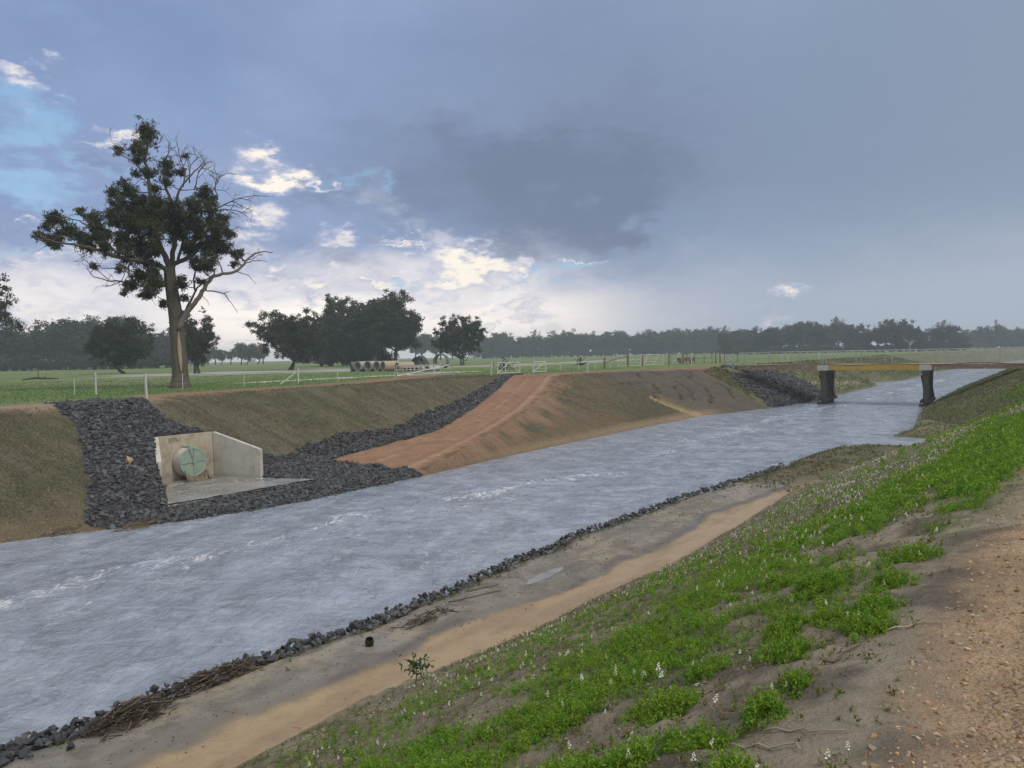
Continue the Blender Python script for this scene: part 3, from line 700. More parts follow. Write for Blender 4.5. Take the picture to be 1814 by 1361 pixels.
s, n = pick(22000, 24, 60, 1.0, .1, 6.0); m = (rng.random(s.size) < green_cover(s, n) * .4); s, n = s[m], n[m]
herb_layer(g, s, n, rng.uniform(.09, .18, s.size), 4, 4, .075, GA, GB)
s, n = pick(5200, 2.4, 30, 1.3, .0, 7.4); m = n > ncR(s) - .3; s, n = s[m], n[m]
herb_layer(g, s, n, rng.uniform(.03, .075, s.size), 4, 4, .022, (.11, .16, .035), (.17, .20, .06))
CL = [(3.15, 2.15, .42), (2.95, 2.6, .5), (3.3, 1.55, .25), (4.15, 1.72, .24), (4.7, 1.62, .17), (4.75, 1.15, .2), (5.35, 1.25, .25), (5.1, .75, .22), (4.15, .95, .10), (3.45, 1.25, .16), (6.3, .75, .2), (7.2, .65, .2), (3.75, 1.0, .09), (3.1, 1.0, .14), (3.6, 2.9, .4), (2.75, 3.1, .5), (6.6, 1.3, .3), (3.2, 1.85, .3), (4.3, 2.5, .4)]
for _ in range(26):
    cs = rng.uniform(3.6, 15); CL.append((cs, ncR(cs) + rng.uniform(-.1, 1.7), rng.uniform(.06, .22) * np.interp(cs, [4, 14], [.8, 1.5])))
for (cs, cn, cr_) in CL:
    k = int(90 * (cr_ / .25) ** 1.5) + 8; a = rng.uniform(0, 6.28, k); r = cr_ * rng.random(k) ** .62 * (1 + .45 * np.sin(a * 3 + cs * 7) * rng.random(k)) * 1.12
    herb_layer(g, cs + r * np.cos(a), cn + r * np.sin(a) * .8, rng.uniform(.08, .16, k) * (1.1 - .5 * r / cr_), 6, 12, .017, GA, GB)
s, n = pick(7000, 2.4, 16, 1.1, .1, 7.2); m = (n > ncR(s) + .1) & (rng.random(s.size) < .15 + .6 * sst(.42, .6, fbm(s * .9, n * .9, 601, 3))); s, n = s[m], n[m]
herb_layer(g, s, n, rng.uniform(.03, .08, s.size), 4, 5, .020, (.13, .15, .04), (.20, .19, .07))
# weeds on the mud and among the near stones
s = 4 + 28 * rng.random(260); n = nR(s) - .25 - np.abs(rng.normal(0, .25, 260)); herb_layer(g, s, n, rng.uniform(.04, .11, 260), 5, 4, .035, (.10, .13, .035), (.15, .17, .06))
tag(g.build('ground_cover', M_HERB), 'feathery green herbs carpeting the near bank', 'herbs', None, 'stuff')
# white flower spikes
def flower_template(seed):
    rs = np.random.default_rng(seed); g_ = G(); h = .135
    g_.tube([(0, 0, 0), (.004, .002, h * .5), (.0, .004, h)], [.0022, .002, .001], 4, (.10, .17, .04))
    for j in range(9):
        t = .50 + .5 * j / 9; a = j * 2.4; r = .015 * (1.12 - t) / .6
        c = np.array([r * math.cos(a), r * math.sin(a), h * t]); w = .0125 * (1.38 - t)
        o8 = np.array([(1, 0, 0), (-1, 0, 0), (0, 1, 0), (0, -1, 0), (0, 0, 1), (0, 0, -1)]) * (w, w, w * 1.3)
        F = np.array([(0, 2, 4), (2, 1, 4), (1, 3, 4), (3, 0, 4), (2, 0, 5), (1, 2, 5), (3, 1, 5), (0, 3, 5)])
        g_.add(o8 + c, F, np.array((.88, .87, .76)) * rs.uniform(.85, 1.05))
    return g_
FT = [flower_template(i) for i in range(4)]
def fl_density(s, n):
    T = ntR(s); u = T - n; k_ = fbm(s * .6, n * .8, 401, 3)
    d = sst(.2, 1.8, u) * (1 - sst(4.6, 6.0, u)) * (.40 + .5 * sst(9, 22, s)) + .18 * sst(.2, 1, u) * (1 - sst(6.3, 7, u))
    return d * sst(.30, .60, k_) * (n < T) * (1 - sst(38, 52, s))
s, n = pick(9000, 3.0, 50, .9, .1, 7.0); m = rng.random(s.size) < fl_density(s, n) * np.interp(s, [10, 16], [1, .75]); s, n = s[m], n[m]
m = n > ncR(s) + .2; s, n = s[m], n[m]
ES = np.array([(4.05, 1.05), (4.1, .98), (3.4, 1.3), (3.35, 1.15), (3.25, 1.5), (3.15, 1.15), (3.0, .85), (3.2, .62), (3.3, .55), (5.0, 1.5), (5.2, .8), (6.2, .78), (6.25, .74), (6.3, .8), (5.8, 1.1), (5.4, .9), (3.05, 2.3), (3.3, 2.2), (7.1, .62), (7.2, .7), (8.2, .6), (4.4, 1.75), (4.9, 2.4)])
s = np.concatenate([ES[:, 0], s]); n = np.concatenate([ES[:, 1], n])
P = pts(s, n, .0); dist = np.linalg.norm(P - (0, 0, CAMH), axis=1); sz = rng.uniform(.75, 1.2, len(s)) * np.interp(dist, [3, 9, 25], [.58, .56, .56]) + .15 * (green_cover(s, n) > .4)
order = np.argsort(-sz / dist)
fm_ = [f.mesh('flower_spike', M_PETAL) for f in FT]
for i in order[:280]:
    o = obj('flower_spike', fm_[int(rng.integers(4))], None, P[i], (rng.normal(0, .15), rng.normal(0, .15), rng.uniform(0, 6.28)), (sz[i],) * 3)
    tag(o, 'small white flower spike among the green herbs on the near bank', 'flower', 'white flowers on the near bank')
g = G(); i = order[280:]; TT = []
for f in FT: TT.append((np.concatenate(f.V), [np.concatenate(v) for v in f.F.values() if v], np.concatenate(f.C)))
pk = rng.integers(0, 4, len(i)); R = rotmats(len(i), .25)
for k_, (tv, tfs, tc) in enumerate(TT):
    m = pk == k_; v = np.einsum('nij,vj->nvi', R[m], tv) * (sz[i][m] * 1.1)[:, None, None] + P[i][m][:, None, :]; off = (np.arange(m.sum()) * len(tv))[:, None, None]
    g.add(v.reshape(-1, 3), [(tf[None] + off).reshape(-1, tf.shape[1]) for tf in tfs], np.tile(tc, (int(m.sum()), 1)))
tag(g.build('flowers', M_PETAL), 'sprinkle of white flowers over the upper near bank', 'flowers', None, 'stuff')
# twigs: loose litter as one mass, the few long ones as things
g = G(); k = 900; s = 2.6 + 24 * rng.random(k) ** 1.4; n = ntR(s) + .3 - 7.0 * rng.random(k); P = pts(s, n, .012); a = rng.uniform(0, 6.28, k); L = rng.uniform(.03, .13, k)
for p, aa, l in zip(P, a, L):
    d = np.array([math.cos(aa), math.sin(aa), rng.normal(0, .12)]) * l / 2; g.bar(p - d, p + d, .0028, None, np.array((.20, .165, .125)) * rng.uniform(.35, 1.9))
tag(g.build('litter', M_STICK), 'dry stalks and bits of twig littering the near bank', 'litter', None, 'stuff')
def stick(s0, n0, s1, n1, r, c, label, dz=.015, k=7):
    q = []
    for t in np.linspace(0, 1, k):
        ss, nn_ = s0 + (s1 - s0) * t + rng.normal(0, .012), n0 + (n1 - n0) * t + rng.normal(0, .012); q.append(at(ss, nn_, dz))
    q = np.array(q); b = q[0].copy(); o = G().tube(q - b, np.linspace(r, r * .4, k), 6, c).build('twig', M_STICK, None, True, tuple(b)); return tag(o, label, 'twig')
stick(3.55, .95, 3.5, .62, .006, (.30, .25, .2), 'thin grey twig lying on bare soil close to the track edge')
stick(3.42, 1.05, 3.3, .72, .007, (.36, .31, .25), 'pale bent twig across the bare soil, lowest of the twigs on the near bank')
stick(4.85, 1.35, 4.9, 1.05, .006, (.55, .5, .42), 'whitish curved twig between two herb clumps on the near bank')
stick(4.45, .86, 4.75, .72, .009, (.12, .09, .07), 'short dark stick on bare soil beside a round herb clump')
stick(5.0, .62, 5.25, .35, .006, (.33, .28, .22), 'grey twig running from the bare soil to the sandy track edge')
stick(11.7, 9.15, 12.9, 8.75, .02, (.14, .115, .10), 'dark drift branch lying on the grey mud by the river')
stick(10.9, 9.3, 11.6, 9.1, .016, (.30, .26, .22), 'pale drift branch on the mud behind the shore rocks')
stick(12.6, 9.3, 13.2, 9.0, .015, (.10, .085, .07), 'short black drift branch on the mud near the puddle')
def debris(s0, n0, ls, ln, hh, k, label, cols, rz=0):
    b = np.array(at(s0, n0, 0)); g = G()
    for _ in range(k):
        u, v = np.clip(rng.normal(0, .36, 2), -.7, .7); ss, nn_ = s0 + u * ls, n0 + v * ln; p = np.array(at(ss, nn_, 0)) - b; p[2] += hh * max(0, 1 - (u * u + v * v) * 1.4) * rng.random() + .01
        aa = rng.normal(ANG_ALONG, .6); l = rng.uniform(.12, .5) * ls * .6; d = np.array([math.cos(aa), math.sin(aa), rng.normal(0, .22)]) * l / 2
        g.bar(p - d, p + d, rng.uniform(.005, .013), None, np.array(cols[int(rng.integers(len(cols)))]) * rng.uniform(.6, 1.3))
    return tag(g.build('driftwood_pile', M_STICK, None, False, tuple(b)), label, 'driftwood')
ANG_ALONG = math.atan2(DS[1], DS[0])
DC = [(.06, .045, .033), (.03, .025, .02), (.10, .078, .055), (.04, .03, .024), (.17, .14, .11)]
debris(7.25, 10.22, 1.3, .42, .24, 520, 'long dark heap of flood debris caught on the near shore rocks', DC)
debris(5.75, 10.0, .75, .5, .30, 480, 'rounded brown heap of roots and debris among the near shore rocks', DC)
tag(debris(10.9, 9.0, 1.0, .3, .07, 90, 'thin scatter of twigs on the grey mud near the black pipe end', DC), kind='stuff')
debris(12.9, 22.2, 1.5, .55, .32, 330, 'brown mat of dead reeds on the rubble toe below the culvert', [(.20, .15, .085), (.12, .09, .055), (.30, .23, .13), (.07, .06, .045)])
tag(debris(11.6, 23.4, .8, .3, .08, 60, 'few dark twigs at the muddy water edge left of the rubble', DC), kind='stuff')
# black pipe end, sapling
o = thing('pipe_end', 'short black plastic pipe end standing on the grey mud', 'pipe', at(9.3, 8.98, -.02), 0)
V_, F_ = ring(.068, .056, .15, 28); V_ = V_[:, [1, 2, 0]]
obj('pipe_wall', mesh('pipe_wall', V_, [F_], M_BLACK, False), o, rot=(.35, .1, 0))
obj('collar', mesh('collar', ring(.075, .0685, .03, 28)[0][:, [1, 2, 0]] + (0, 0, .09), [ring(.075, .0685, .03, 28)[1]], M_BLACK), o, rot=(.35, .1, 0))
o = thing('sapling', 'dark green leafy sapling at the foot of the near bank', 'plant', at(7.85, 6.75, 0))
g = G(); g.tube([(0, 0, 0), (.02, .01, .16), (.01, .03, .32)], [.008, .006, .003], 6, (.10, .08, .05))
for a in range(5): g.tube([(.015, .015, .12 + .03 * a), (.1 * math.cos(a * 2.1), .1 * math.sin(a * 2.1), .2 + .03 * a)], [.004, .002], 5, (.10, .08, .05))
g.build('stem', M_STICK, o); k = 120; p = rng.normal(0, .075, (k, 3)) * (1.2, 1.2, .9) + (.01, .02, .25); q = rng.normal(size=(k, 3)); q /= np.linalg.norm(q, axis=1)[:, None]
V_, F_, C_ = leaflets(p, q, rng.uniform(.05, .09, k), rng.uniform(.012, .022, k), np.array((.035, .085, .04)) * rng.uniform(.7, 1.3, (k, 1))); G().add(V_, F_, C_).build('foliage', M_LEAF, o)

# ---------------------------------------------------------------- grass on the banks
def tufts(g, s, n, hgt, nb, w, cols):
    P = np.repeat(pts(s, n, -.015), nb, 0); k = len(P); az = rng.uniform(0, 6.28, k); tl = np.abs(rng.normal(0, .55, k)); L = np.repeat(hgt, nb) * rng.uniform(.6, 1.2, k)
    P[:, :2] += rng.normal(0, .35, (k, 2)) * L[:, None]
    d = np.stack([np.cos(az) * np.sin(tl), np.sin(az) * np.sin(tl), np.cos(tl)], 1) * L[:, None]; sd = np.stack([-np.sin(az), np.cos(az), 0 * az], 1) * (w * rng.uniform(.7, 1.3, k))[:, None]
    V = np.stack([P - sd, P + sd, P + d], 1).reshape(-1, 3); cc = np.array(cols)[rng.integers(0, len(cols), k)] * rng.uniform(.75, 1.25, (k, 1))
    g.add(V, np.arange(k * 3).reshape(k, 3), np.repeat(cc, 3, 0))
OL = [(.14, .125, .07), (.085, .095, .04), (.22, .19, .12), (.065, .07, .032), (.27, .24, .16)]; GRN = [(.085, .12, .03), (.11, .14, .042), (.065, .095, .025), (.15, .15, .075)]
g = G()
s, n = rng.uniform(8, 60, 80000), rng.uniform(21, 37, 80000); zo_, cr_ = zone(s, n); ra, rb, rc_ = riprap(s, n)
m = (zo_ == 1) & ~(ra | rb | rc_) & (n < cr_ - .3) & (n > nwL(s) + .8) & not_in_headwall(s, n) & (rng.random(s.size) < .25 + .6 * fbm(s * .4, n * .4, 501, 3)) & ((s < 24) | (s > 54) | (n > nRl(s)) | (s > 44))
tufts(g, s[m], n[m], rng.uniform(.04, .12, m.sum()), 4, .010, OL)
tag(g.build('grass', M_HERB), 'short olive and straw grass growing on the far bank', 'grass', None, 'stuff')
g = G(); s, n = rng.uniform(70, 76, 2500), rng.uniform(17.5, 25, 2500); zo_, cr_ = zone(s, n); m = (zo_ == 1) & ~riprap(s, n)[2] & ((s + (n - 24) * -.55) > 71.5); tufts(g, s[m], n[m], rng.uniform(.08, .2, m.sum()), 5, .02, GRN)
s, n = rng.uniform(79, 190, 12000), rng.uniform(10, 25, 12000); zo_, cr_ = zone(s, n); m = (zo_ == 1) & ~riprap(s, n)[2] & (n > nwL(s) + .3); tufts(g, s[m], n[m], rng.uniform(.10, .26, m.sum()), 5, .03, GRN)
tag(g.build('grass', M_HERB), 'bright green grass on the far bank beyond the bridge', 'grass', None, 'stuff')
g = G(); s, n = rng.uniform(44, 110, 16000), rng.uniform(-4, 6.5, 16000); m = (n < ntR(s) + .6) & (n > ncR(s) - .5) & (s > 47); tufts(g, s[m], n[m], rng.uniform(.06, .17, m.sum()), 5, .017, GRN + OL[:2])
s, n = rng.uniform(27, 42, 2600), rng.uniform(4.5, 9, 2600); m = (n < nR(s) - .15) & (n > ntR(s)) & (fbm(s * .8, n * .8, 502, 3) > .42); tufts(g, s[m], n[m], rng.uniform(.06, .16, m.sum()), 5, .012, [(.10, .11, .045), (.07, .085, .03), (.16, .14, .08)])
s, n = rng.uniform(46.5, 60, 1200), rng.uniform(1, 6, 1200); m = (n < nR(s)) & (n > ntR(s)) & (fbm(s * .6, n * .6, 503, 3) > .45); tufts(g, s[m], n[m], rng.uniform(.06, .2, m.sum()), 5, .014, GRN)
tag(g.build('grass', M_HERB), 'olive grass on the near bank towards the bridge', 'grass', None, 'stuff')
g = G(); s, n = rng.uniform(9, 80, 30000), rng.uniform(33, 75, 30000); u_ = n - zone(s, n)[1]; m = (u_ > 2.8) & (rng.random(s.size) < 1.2 - (np.hypot(s, n) - 30) / 60); tufts(g, s[m], n[m], rng.uniform(.06, .14, m.sum()), 4, .014, [(.10, .19, .045), (.13, .20, .06), (.08, .15, .035)])
tag(g.build('grass', M_HERB), 'green pasture grass in the paddock around the tall gum tree', 'grass', None, 'stuff')
# ---------------------------------------------------------------- culvert headwall
hb = np.array(at(18.7, 27.0)); hb[2] = 0
hw = thing('culvert_headwall', 'concrete culvert headwall with splayed wings and a round green flap gate', 'culvert', tuple(hb))
def hl(s, n, z): x, y = W(s, n); return np.array([x, y, z]) - hb
BL, BR, FL, FR = (17.62, 27.97), (19.90, 27.74), (16.30, 25.72), (20.22, 25.22)
def wall(name, a, b, za0, zb0, za1, zb1, th, side, m):
    """slab from a to b, th thick towards side"""
    A = np.array(a); B = np.array(b); d = (B - A) / np.linalg.norm(B - A); nrm = np.array([-d[1], d[0]]) * side
    c = [A, B, B + nrm * th, A + nrm * th]; zb_ = [za0, zb0, zb0, za0]; zt = [za1, zb1, zb1, za1]
    V_ = [hl(p[0], p[1], z) for p, z in zip(c, zb_)] + [hl(p[0], p[1], z) for p, z in zip(c, zt)]
    bm = bmesh.new(); vs = [bm.verts.new(v) for v in V_]
    for f in ((3, 2, 1, 0), (4, 5, 6, 7), (0, 1, 5, 4), (1, 2, 6, 5), (2, 3, 7, 6), (3, 0, 4, 7)): bm.faces.new([vs[i] for i in f])
    bmesh.ops.recalc_face_normals(bm, faces=bm.faces[:]); bmesh.ops.bevel(bm, geom=bm.edges[:], offset=.012, segments=2, affect='EDGES')
    me = bpy.data.meshes.new(name); bm.to_mesh(me); bm.free(); me.materials.append(m); return obj(name, me, hw)
bw = wall('back_wall', BL, BR, -.2, -.2, 2.09, 2.09, .2, 1, M_CONCF)
wall('wing_wall', BL, FL, -.2, -.2, 2.093, 1.43, .17, -1, M_CONC); wall('wing_wall', BR, FR, -.2, -.2, 2.093, 1.45, .17, 1, M_CONC)
ap = [(17.8, 27.75), (19.75, 27.6), (20.05, 25.2), (20.6, 23.0), (14.95, 23.35), (16.48, 25.75)]
g = G(); n_ = len(ap); g.add([hl(p[0], p[1], .27) for p in ap] + [hl(p[0], p[1], -.1) for p in ap], [np.array([(i, (i + 1) % n_, n_ + (i + 1) % n_, n_ + i) for i in range(n_)]), np.array([(0, i + 1, i) for i in range(1, n_ - 1)])]); g.build('apron_slab', M_CONC, hw)
pc = hl(18.72, 27.82, 1.0); face = np.array([*(-DN + DS * -.04), 0]); ang = math.atan2(face[1], face[0])
V_, F_ = ring(.60, .48, .40, 48); obj('pipe', mesh('pipe', V_, [F_], M_CONC), hw, tuple(pc), (0, 0, ang))
gate = obj('flap_gate', None, hw, tuple(pc + face / np.linalg.norm(face) * .41), (0, math.radians(4), ang)); 
bpy.data.objects.remove(gate)
fg = G(); k = 48; a = np.linspace(0, 2 * np.pi, k, endpoint=False)
prof = [(.0, .0), (.585, 0), (.59, .02), (.59, .055), (.575, .07), (.53, .07), (.515, .052), (.0, .052)]
rv = []
for (r, x) in prof[1:-1]: rv.append(np.stack([np.full(k, x), r * np.cos(a), r * np.sin(a)], 1))
rv = np.concatenate(rv); m_ = len(prof) - 2; j = np.arange(k); j2 = (j + 1) % k
Fq = np.concatenate([np.stack([i * k + j, (i + 1) * k + j, (i + 1) * k + j2, i * k + j2], 1) for i in range(m_ - 1)])
rv = np.concatenate([rv, [(0, 0, 0), (.052, 0, 0)]]); Ft = np.concatenate([np.stack([np.full(k, len(rv) - 2), j, j2], 1), np.stack([np.full(k, len(rv) - 1), (m_ - 1) * k + j2, (m_ - 1) * k + j], 1)])
fg.add(rv, [Fq, Ft])
gate = fg.build('flap_gate', M_GATE, hw, False, tuple(pc + face / np.linalg.norm(face) * .41), (0, math.radians(-4), ang))
# on the gate the viewer's right is +y rotated: local y axis
for nm, segs, w in (('rib', [((.06, -.50, -.03), (.06, .50, .03)), ((.06, .0, .0), (.06, .01, -.50))], .028), ('hinge_arm', [((.066, .0, .03), (.085, -.15, .56)), ((.066, .0, .03), (.085, .06, .56))], .036)):
    for (p, q) in segs: G().bar(p, q, w, .022).build(nm, M_GATED, gate)
G().tube([(.05, 0, 0), (.11, 0, 0)], .055, 16).build('boss', M_GATE, gate)
G().box((.02, -.045, .60), (.09, .30, .06)).build('hinge', M_GATE, gate)
for sgn in (-.15, .06): G().bar((-.5, sgn, .66), (.06, sgn, .60), .035).build('hinge_bracket', M_GATED, gate)
# hand written number: 10741
g = G()
ST = [[(0, 0), (.02, .2)], [(.10, .19), (.06, .12), (.07, .02), (.11, 0), (.14, .07), (.14, .16), (.10, .19)], [(.18, .19), (.28, .19), (.22, 0)], [(.33, .19), (.30, .09), (.40, .08)], [(.38, .14), (.37, 0)], [(.47, .0), (.49, .2)]]
dw = np.array(BR) - np.array(BL); dw /= np.linalg.norm(dw); nw_ = np.array([dw[1], -dw[0]])
for st_ in ST:
    pth = np.array([hl(BL[0] + dw[0] * (.42 + u * .95) + nw_[0] * .004, BL[1] + dw[1] * (.42 + u * .95) + nw_[1] * .004, 1.80 + v) for u, v in st_])
    g.tube(smoothpath(pth, 4) if len(pth) > 4 else pth, .0085, 5)
g.build('painted_number', M_INK, bw)
# brown water pouring from under the flap
g = G(); gp = pc + face / np.linalg.norm(face) * .6
for i in range(70):
    u = rng.uniform(-.5, .5); z0 = 1.0 - math.sqrt(max(.0, .56 ** 2 - u * u)); sd = np.array([-face[1], face[0], 0]); p = gp + sd * u; f0 = face / np.linalg.norm(face)
    q = [(p + f0 * (t * .30 * rng.uniform(.7, 1.2))) * (1, 1, 0) + (0, 0, z0 - t * t * (z0 - .30)) for t in np.linspace(0, 1, 5)]
    g.tube(np.array(q), np.linspace(.012, .04, 5) * rng.uniform(.6, 1.2), 6)
m_, nt_, b_ = mat('brown_water'); b_.inputs['Base Color'].default_value = (.17, .135, .085, 1); b_.inputs['Roughness'].default_value = .2
tag(g.build('outflow', m_, None, True, tuple(hb)), 'brown water spilling from under the round green flap gate', 'outflow', None, 'stuff')

# ---------------------------------------------------------------- bridge
def brs(n): return 74.0 + (n - 10) * .1        # slight skew
b0 = np.array([*W(brs(10), 10), 0.]); br = thing('bridge', 'low old timber bridge on two dark pile piers with thin handrails', 'bridge', tuple(b0))
def bl(off, n, z): x, y = W(brs(n) + off, n); return np.array([x, y, z]) - b0
def beam(name, n0, n1, o0, o1, z0, z1, m):
    c = [bl(o0, n0, z0), bl(o0, n1, z0), bl(o1, n1, z0), bl(o1, n0, z0)]; c += [p + (0, 0, z1 - z0) for p in c]
    return G().add(np.array(c), np.array([(3, 2, 1, 0), (4, 5, 6, 7), (0, 1, 5, 4), (1, 2, 6, 5), (2, 3, 7, 6), (3, 0, 4, 7)])[:, ::-1]).build(name, m, br)
beam('deck', -6.5, 22.6, .16, 4.2, 3.2, 3.58, M_DECKR)
beam('edge_beam', 14.9, 22.4, -.1, .15, 3.16, 3.52, M_DECKR); beam('edge_beam', 6.55, 13.95, -.1, .15, 3.22, 3.55, M_DECKY); beam('edge_beam', -6.5, 5.6, -.1, .15, 3.16, 3.53, M_DECKR)
beam('kerb_board', 6.4, 14.2, -.14, -.105, 3.10, 3.21, M_DECKY)
for n0 in (14.45, 6.1):
    pr = G(); pr.box(bl(1.9, n0, 2.92), (.5, 5.0, .27), Matrix.Rotation(-ANG, 3, 'Z'), (.05, .045, .04)); cap = pr.build('pier', M_PILE, br)
    for off, lean in ((.0, .25), (1.3, .05), (2.6, -.05), (3.9, -.25)):
        q = G(); top = bl(off, n0, 2.78); bot = bl(off + lean * 1.4, n0 + .02, -1.2); q.tube([top, (top * .6 + bot * .4) + (.02, .01, 0), bot], [.27, .235, .25], 12, (.075, .068, .06)); q.build('pile', M_PILE, cap)
    for sd in (-.34, .34):
        q = G(); q.box(bl(1.95, n0 + sd, .42), (.14, 5.2, .24), Matrix.Rotation(-ANG, 3, 'Z'), (.05, .045, .04)); q.build('waler', M_PILE, cap)
        q = G(); q.bar(bl(-.1, n0 + sd * .9, 2.6), bl(3.6, n0 + sd * .9, .6), .16, .08, (.05, .047, .045)); q.build('brace', M_PILE, cap)
    q = G(); q.box(bl(-.28, n0 + .1, .1), (.8, .14, .22), Matrix.Rotation(-ANG, 3, 'Z'), (.04, .036, .03)); q.build('waler', M_PILE, cap)
    G().box(bl(-.05, n0, 3.29), (.95, .4, .46), Matrix.Rotation(-ANG, 3, 'Z')).build('bearing_block', M_CAP, br)
RAILN = [21.8, 19.4, 16.5, 14.2, 11.2, 8.7, 4.6, .8, -2.5, -5.8]
for o0 in (.02, 4.1):
    hr = G().tube([bl(o0, -6.3, 4.80), bl(o0, 22.4, 4.80)], .036, 8).build('handrail', M_GALV, br)
    G().tube([bl(o0, -6.3, 4.22), bl(o0, 22.4, 4.22)], .018, 6).build('mid_wire', M_GALV, hr)
    for i, n0 in enumerate(RAILN): G().tube([bl(o0, n0 + (o0 > 1) * 1.1, 3.2), bl(o0, n0 + (o0 > 1) * 1.1, 4.8)], .036, 8).build('rail_post', M_GALV, hr)
P = smoothpath([bl(-.2, 22, 3.55), bl(-.2, 18, 3.60), bl(-.2, 14.5, 3.63), bl(-.2, 11.8, 3.50), bl(-.2, 9.6, 3.62), bl(-.2, 7.6, 3.58), bl(-.2, 5.5, 3.50), bl(-.2, 2.6, 3.66), bl(-.2, 1.2, 3.64), bl(-.2, -.6, 3.52), bl(-.2, -3, 3.62), bl(-.2, -6, 3.6)], 6)
G().tube(P, .026, 8).build('hose', M_BLACK, br)

# ---------------------------------------------------------------- posts, fences, gates
def marker(s, n, h, label, lean=0.0, r=.05, group='white marker posts'):
    o = thing('marker_post', label, 'post', at(s, n, -.03), ANG * -1, group); o.rotation_euler = (0, -lean, -ANG)
    G().box((0, 0, h / 2), (r * 2, r * 1.3, h)).build('post', M_WHITE, o)
    G().box((0, -r * .67, h * .84), (r * 1.2, .012, h * .12)).build('reflector', M_GALV, o); return o
marker(21.6, 39.6, 1.18, 'white marker post on the grass behind the rubble chute', 0, .045)
marker(20.3, 33.0, 1.16, 'leaning white marker post at the top corner of the rubble chute', .06, .05)
marker(51.7, 41.5, 1.02, 'white marker post in front of the stacked concrete pipes', 0, .055)
marker(51.3, 35.3, 1.15, 'white marker post just left of the top of the rubble band by the ramp', 0, .055)
marker(58.1, 30.1, 1.05, 'white marker post at the bank top right of the red ramp', 0, .055)
marker(90.5, 32.7, 1.05, 'white marker post beside the timber yard posts near the bridge', 0, .065)
for (s, n) in ((101, 24.6), (103.5, 24.4)): marker(s, n, 1.15, 'one of two white marker posts side by side on the bank beyond the bridge', 0, .075)
marker(122, 24.3, 1.2, 'white marker post on the far bank crest left of the dead tree', 0, .08)
marker(190, 23.6, 1.1, 'small white marker post far along the bank crest beyond the bridge', 0, .10)
marker(240, 22.4, 1.2, 'small white marker post below the bare dead tree', 0, .12)
def fence(name, label, cat, P, h, r, m, wires, wr, group=None, pm=None):
    b = np.array(at(*P[0])); o = thing(name, label, cat, tuple(b), 0, group); q = [np.array(at(*p)) - b for p in P]
    for p in q: G().tube([p + (0, 0, -.1), p + (0, 0, h * rng.uniform(.95, 1.05))], r, 7).build('post', pm or m, o)
    for z in wires: G().tube([p + (0, 0, z) for p in q], wr, 5).build('rail' if wr > .015 else 'wire', m, o)
    return o
fence('wire_fence', 'thin white posted wire fence along the paddock edge', 'fence', [(21.3, 41.1), (23.6, 38.4), (27.5, 41), (32, 41.2), (35.6, 40.2), (38, 39), (45, 40), (50.3, 41.8), (53.5, 42.2)], .92, .02, M_WHITE, (.35, .62, .85), .0018)
o = thing('fence_stay', 'white diagonal stay post at the fence by the dark spreading tree', 'fence stay', at(34.2, 40.4)); p0 = np.array(at(34.2, 40.4)); G().tube([(0, 0, 0), np.array(at(35.5, 40.25, .8)) - p0], .03, 7).build('stay', M_WHITE, o); G().tube([np.array(at(35.5, 40.12, -.05)) - p0, np.array(at(35.5, 40.12, 1.02)) - p0], .05, 8).build('post', M_WHITE, o)
def gate_(label, a, b, h, m=M_WHITE, braces=2, r=.04, group=None, extra=()):
    A = np.array(at(*a)); B = np.array(at(*b)); B[2] = A[2] = max(A[2], B[2]); d = B - A; o = thing('farm_gate', label, 'gate', tuple(A), 0, group); up = np.array([0, 0, 1.])
    fr = G(); fr.tube([up * .12, d + up * .12], r, 7).tube([up * h, d + up * h], r, 7).tube([up * 0, up * h], r * 1.3, 7).tube([d, d + up * h], r * 1.3, 7); fr.build('gate_frame', m, o)
    for z in (.35, .65): G().tube([up * h * z, d + up * h * z], r * .45, 6).build('gate_rail', m, o)
    for i in range(braces):
        t0, t1 = i / braces, (i + 1) / braces; z0, z1 = (.12, h) if i % 2 == 0 else (h, .12)
        G().tube([d * t0 + up * z0, d * t1 + up * z1], r * .7, 6).build('gate_brace', m, o)
    for t in extra: G().tube([d * t, d * t + up * h], r * 1.1, 7).build('gate_stile', m, o)
    return o
gate_('white pipe gate at the top of the red ramp, left leaf', (54.6, 36.9), (57.2, 36.3), 1.0, extra=(.35,)); gate_('narrow white pipe gate leaf right of the ramp top post', (58.9, 36.0), (60.7, 35.7), 1.0, braces=1)
tag(marker(58.85, 35.95, 1.12, 'white gate post between the two gate leaves at the ramp top', 0, .06), None, None)
gate_('low grey pipe gate between the marker post and the ramp', (47, 41.6), (51.5, 39.4), .95, M_GALV, 1)
fence('rail_fence', 'low white rail fence on the grass beyond the ramp mound', 'fence', [(64.3, 36.2), (68, 36.2), (72, 36.4), (76, 36.6), (80, 36.6)], .82, .035, M_WHITE, (.82,), .045)
o = gate_('white pipe gate with crossed braces near the timber posts, left one', (81.5, 38.3), (86.5, 37.6), 1.35, braces=2, r=.035); gate_('white pipe gate with crossed braces near the timber posts, right one', (87.2, 37.5), (92, 36.9), 1.35, braces=4, r=.035)
def wpost(s, n, h, label): 
    o = thing('timber_post', label, 'post', at(s, n, -.05), rng.uniform(0, 1), 'timber yard posts'); G().tube([(0, 0, 0), (.01, .0, h * .5), (0, .02, h)], [.12, .11, .105], 9).build('post', M_WOOD, o); G().box((0, 0, h - .12), (.235, .235, .03)).build('wire_tie', M_GALV, o)
o = thing('strainer_assembly', 'weathered timber strainer with two posts and a sloping rail', 'fence', at(72.6, 35.6)); p0 = np.array(at(72.6, 35.6)); d = np.array(at(83.5, 37.9)) - p0
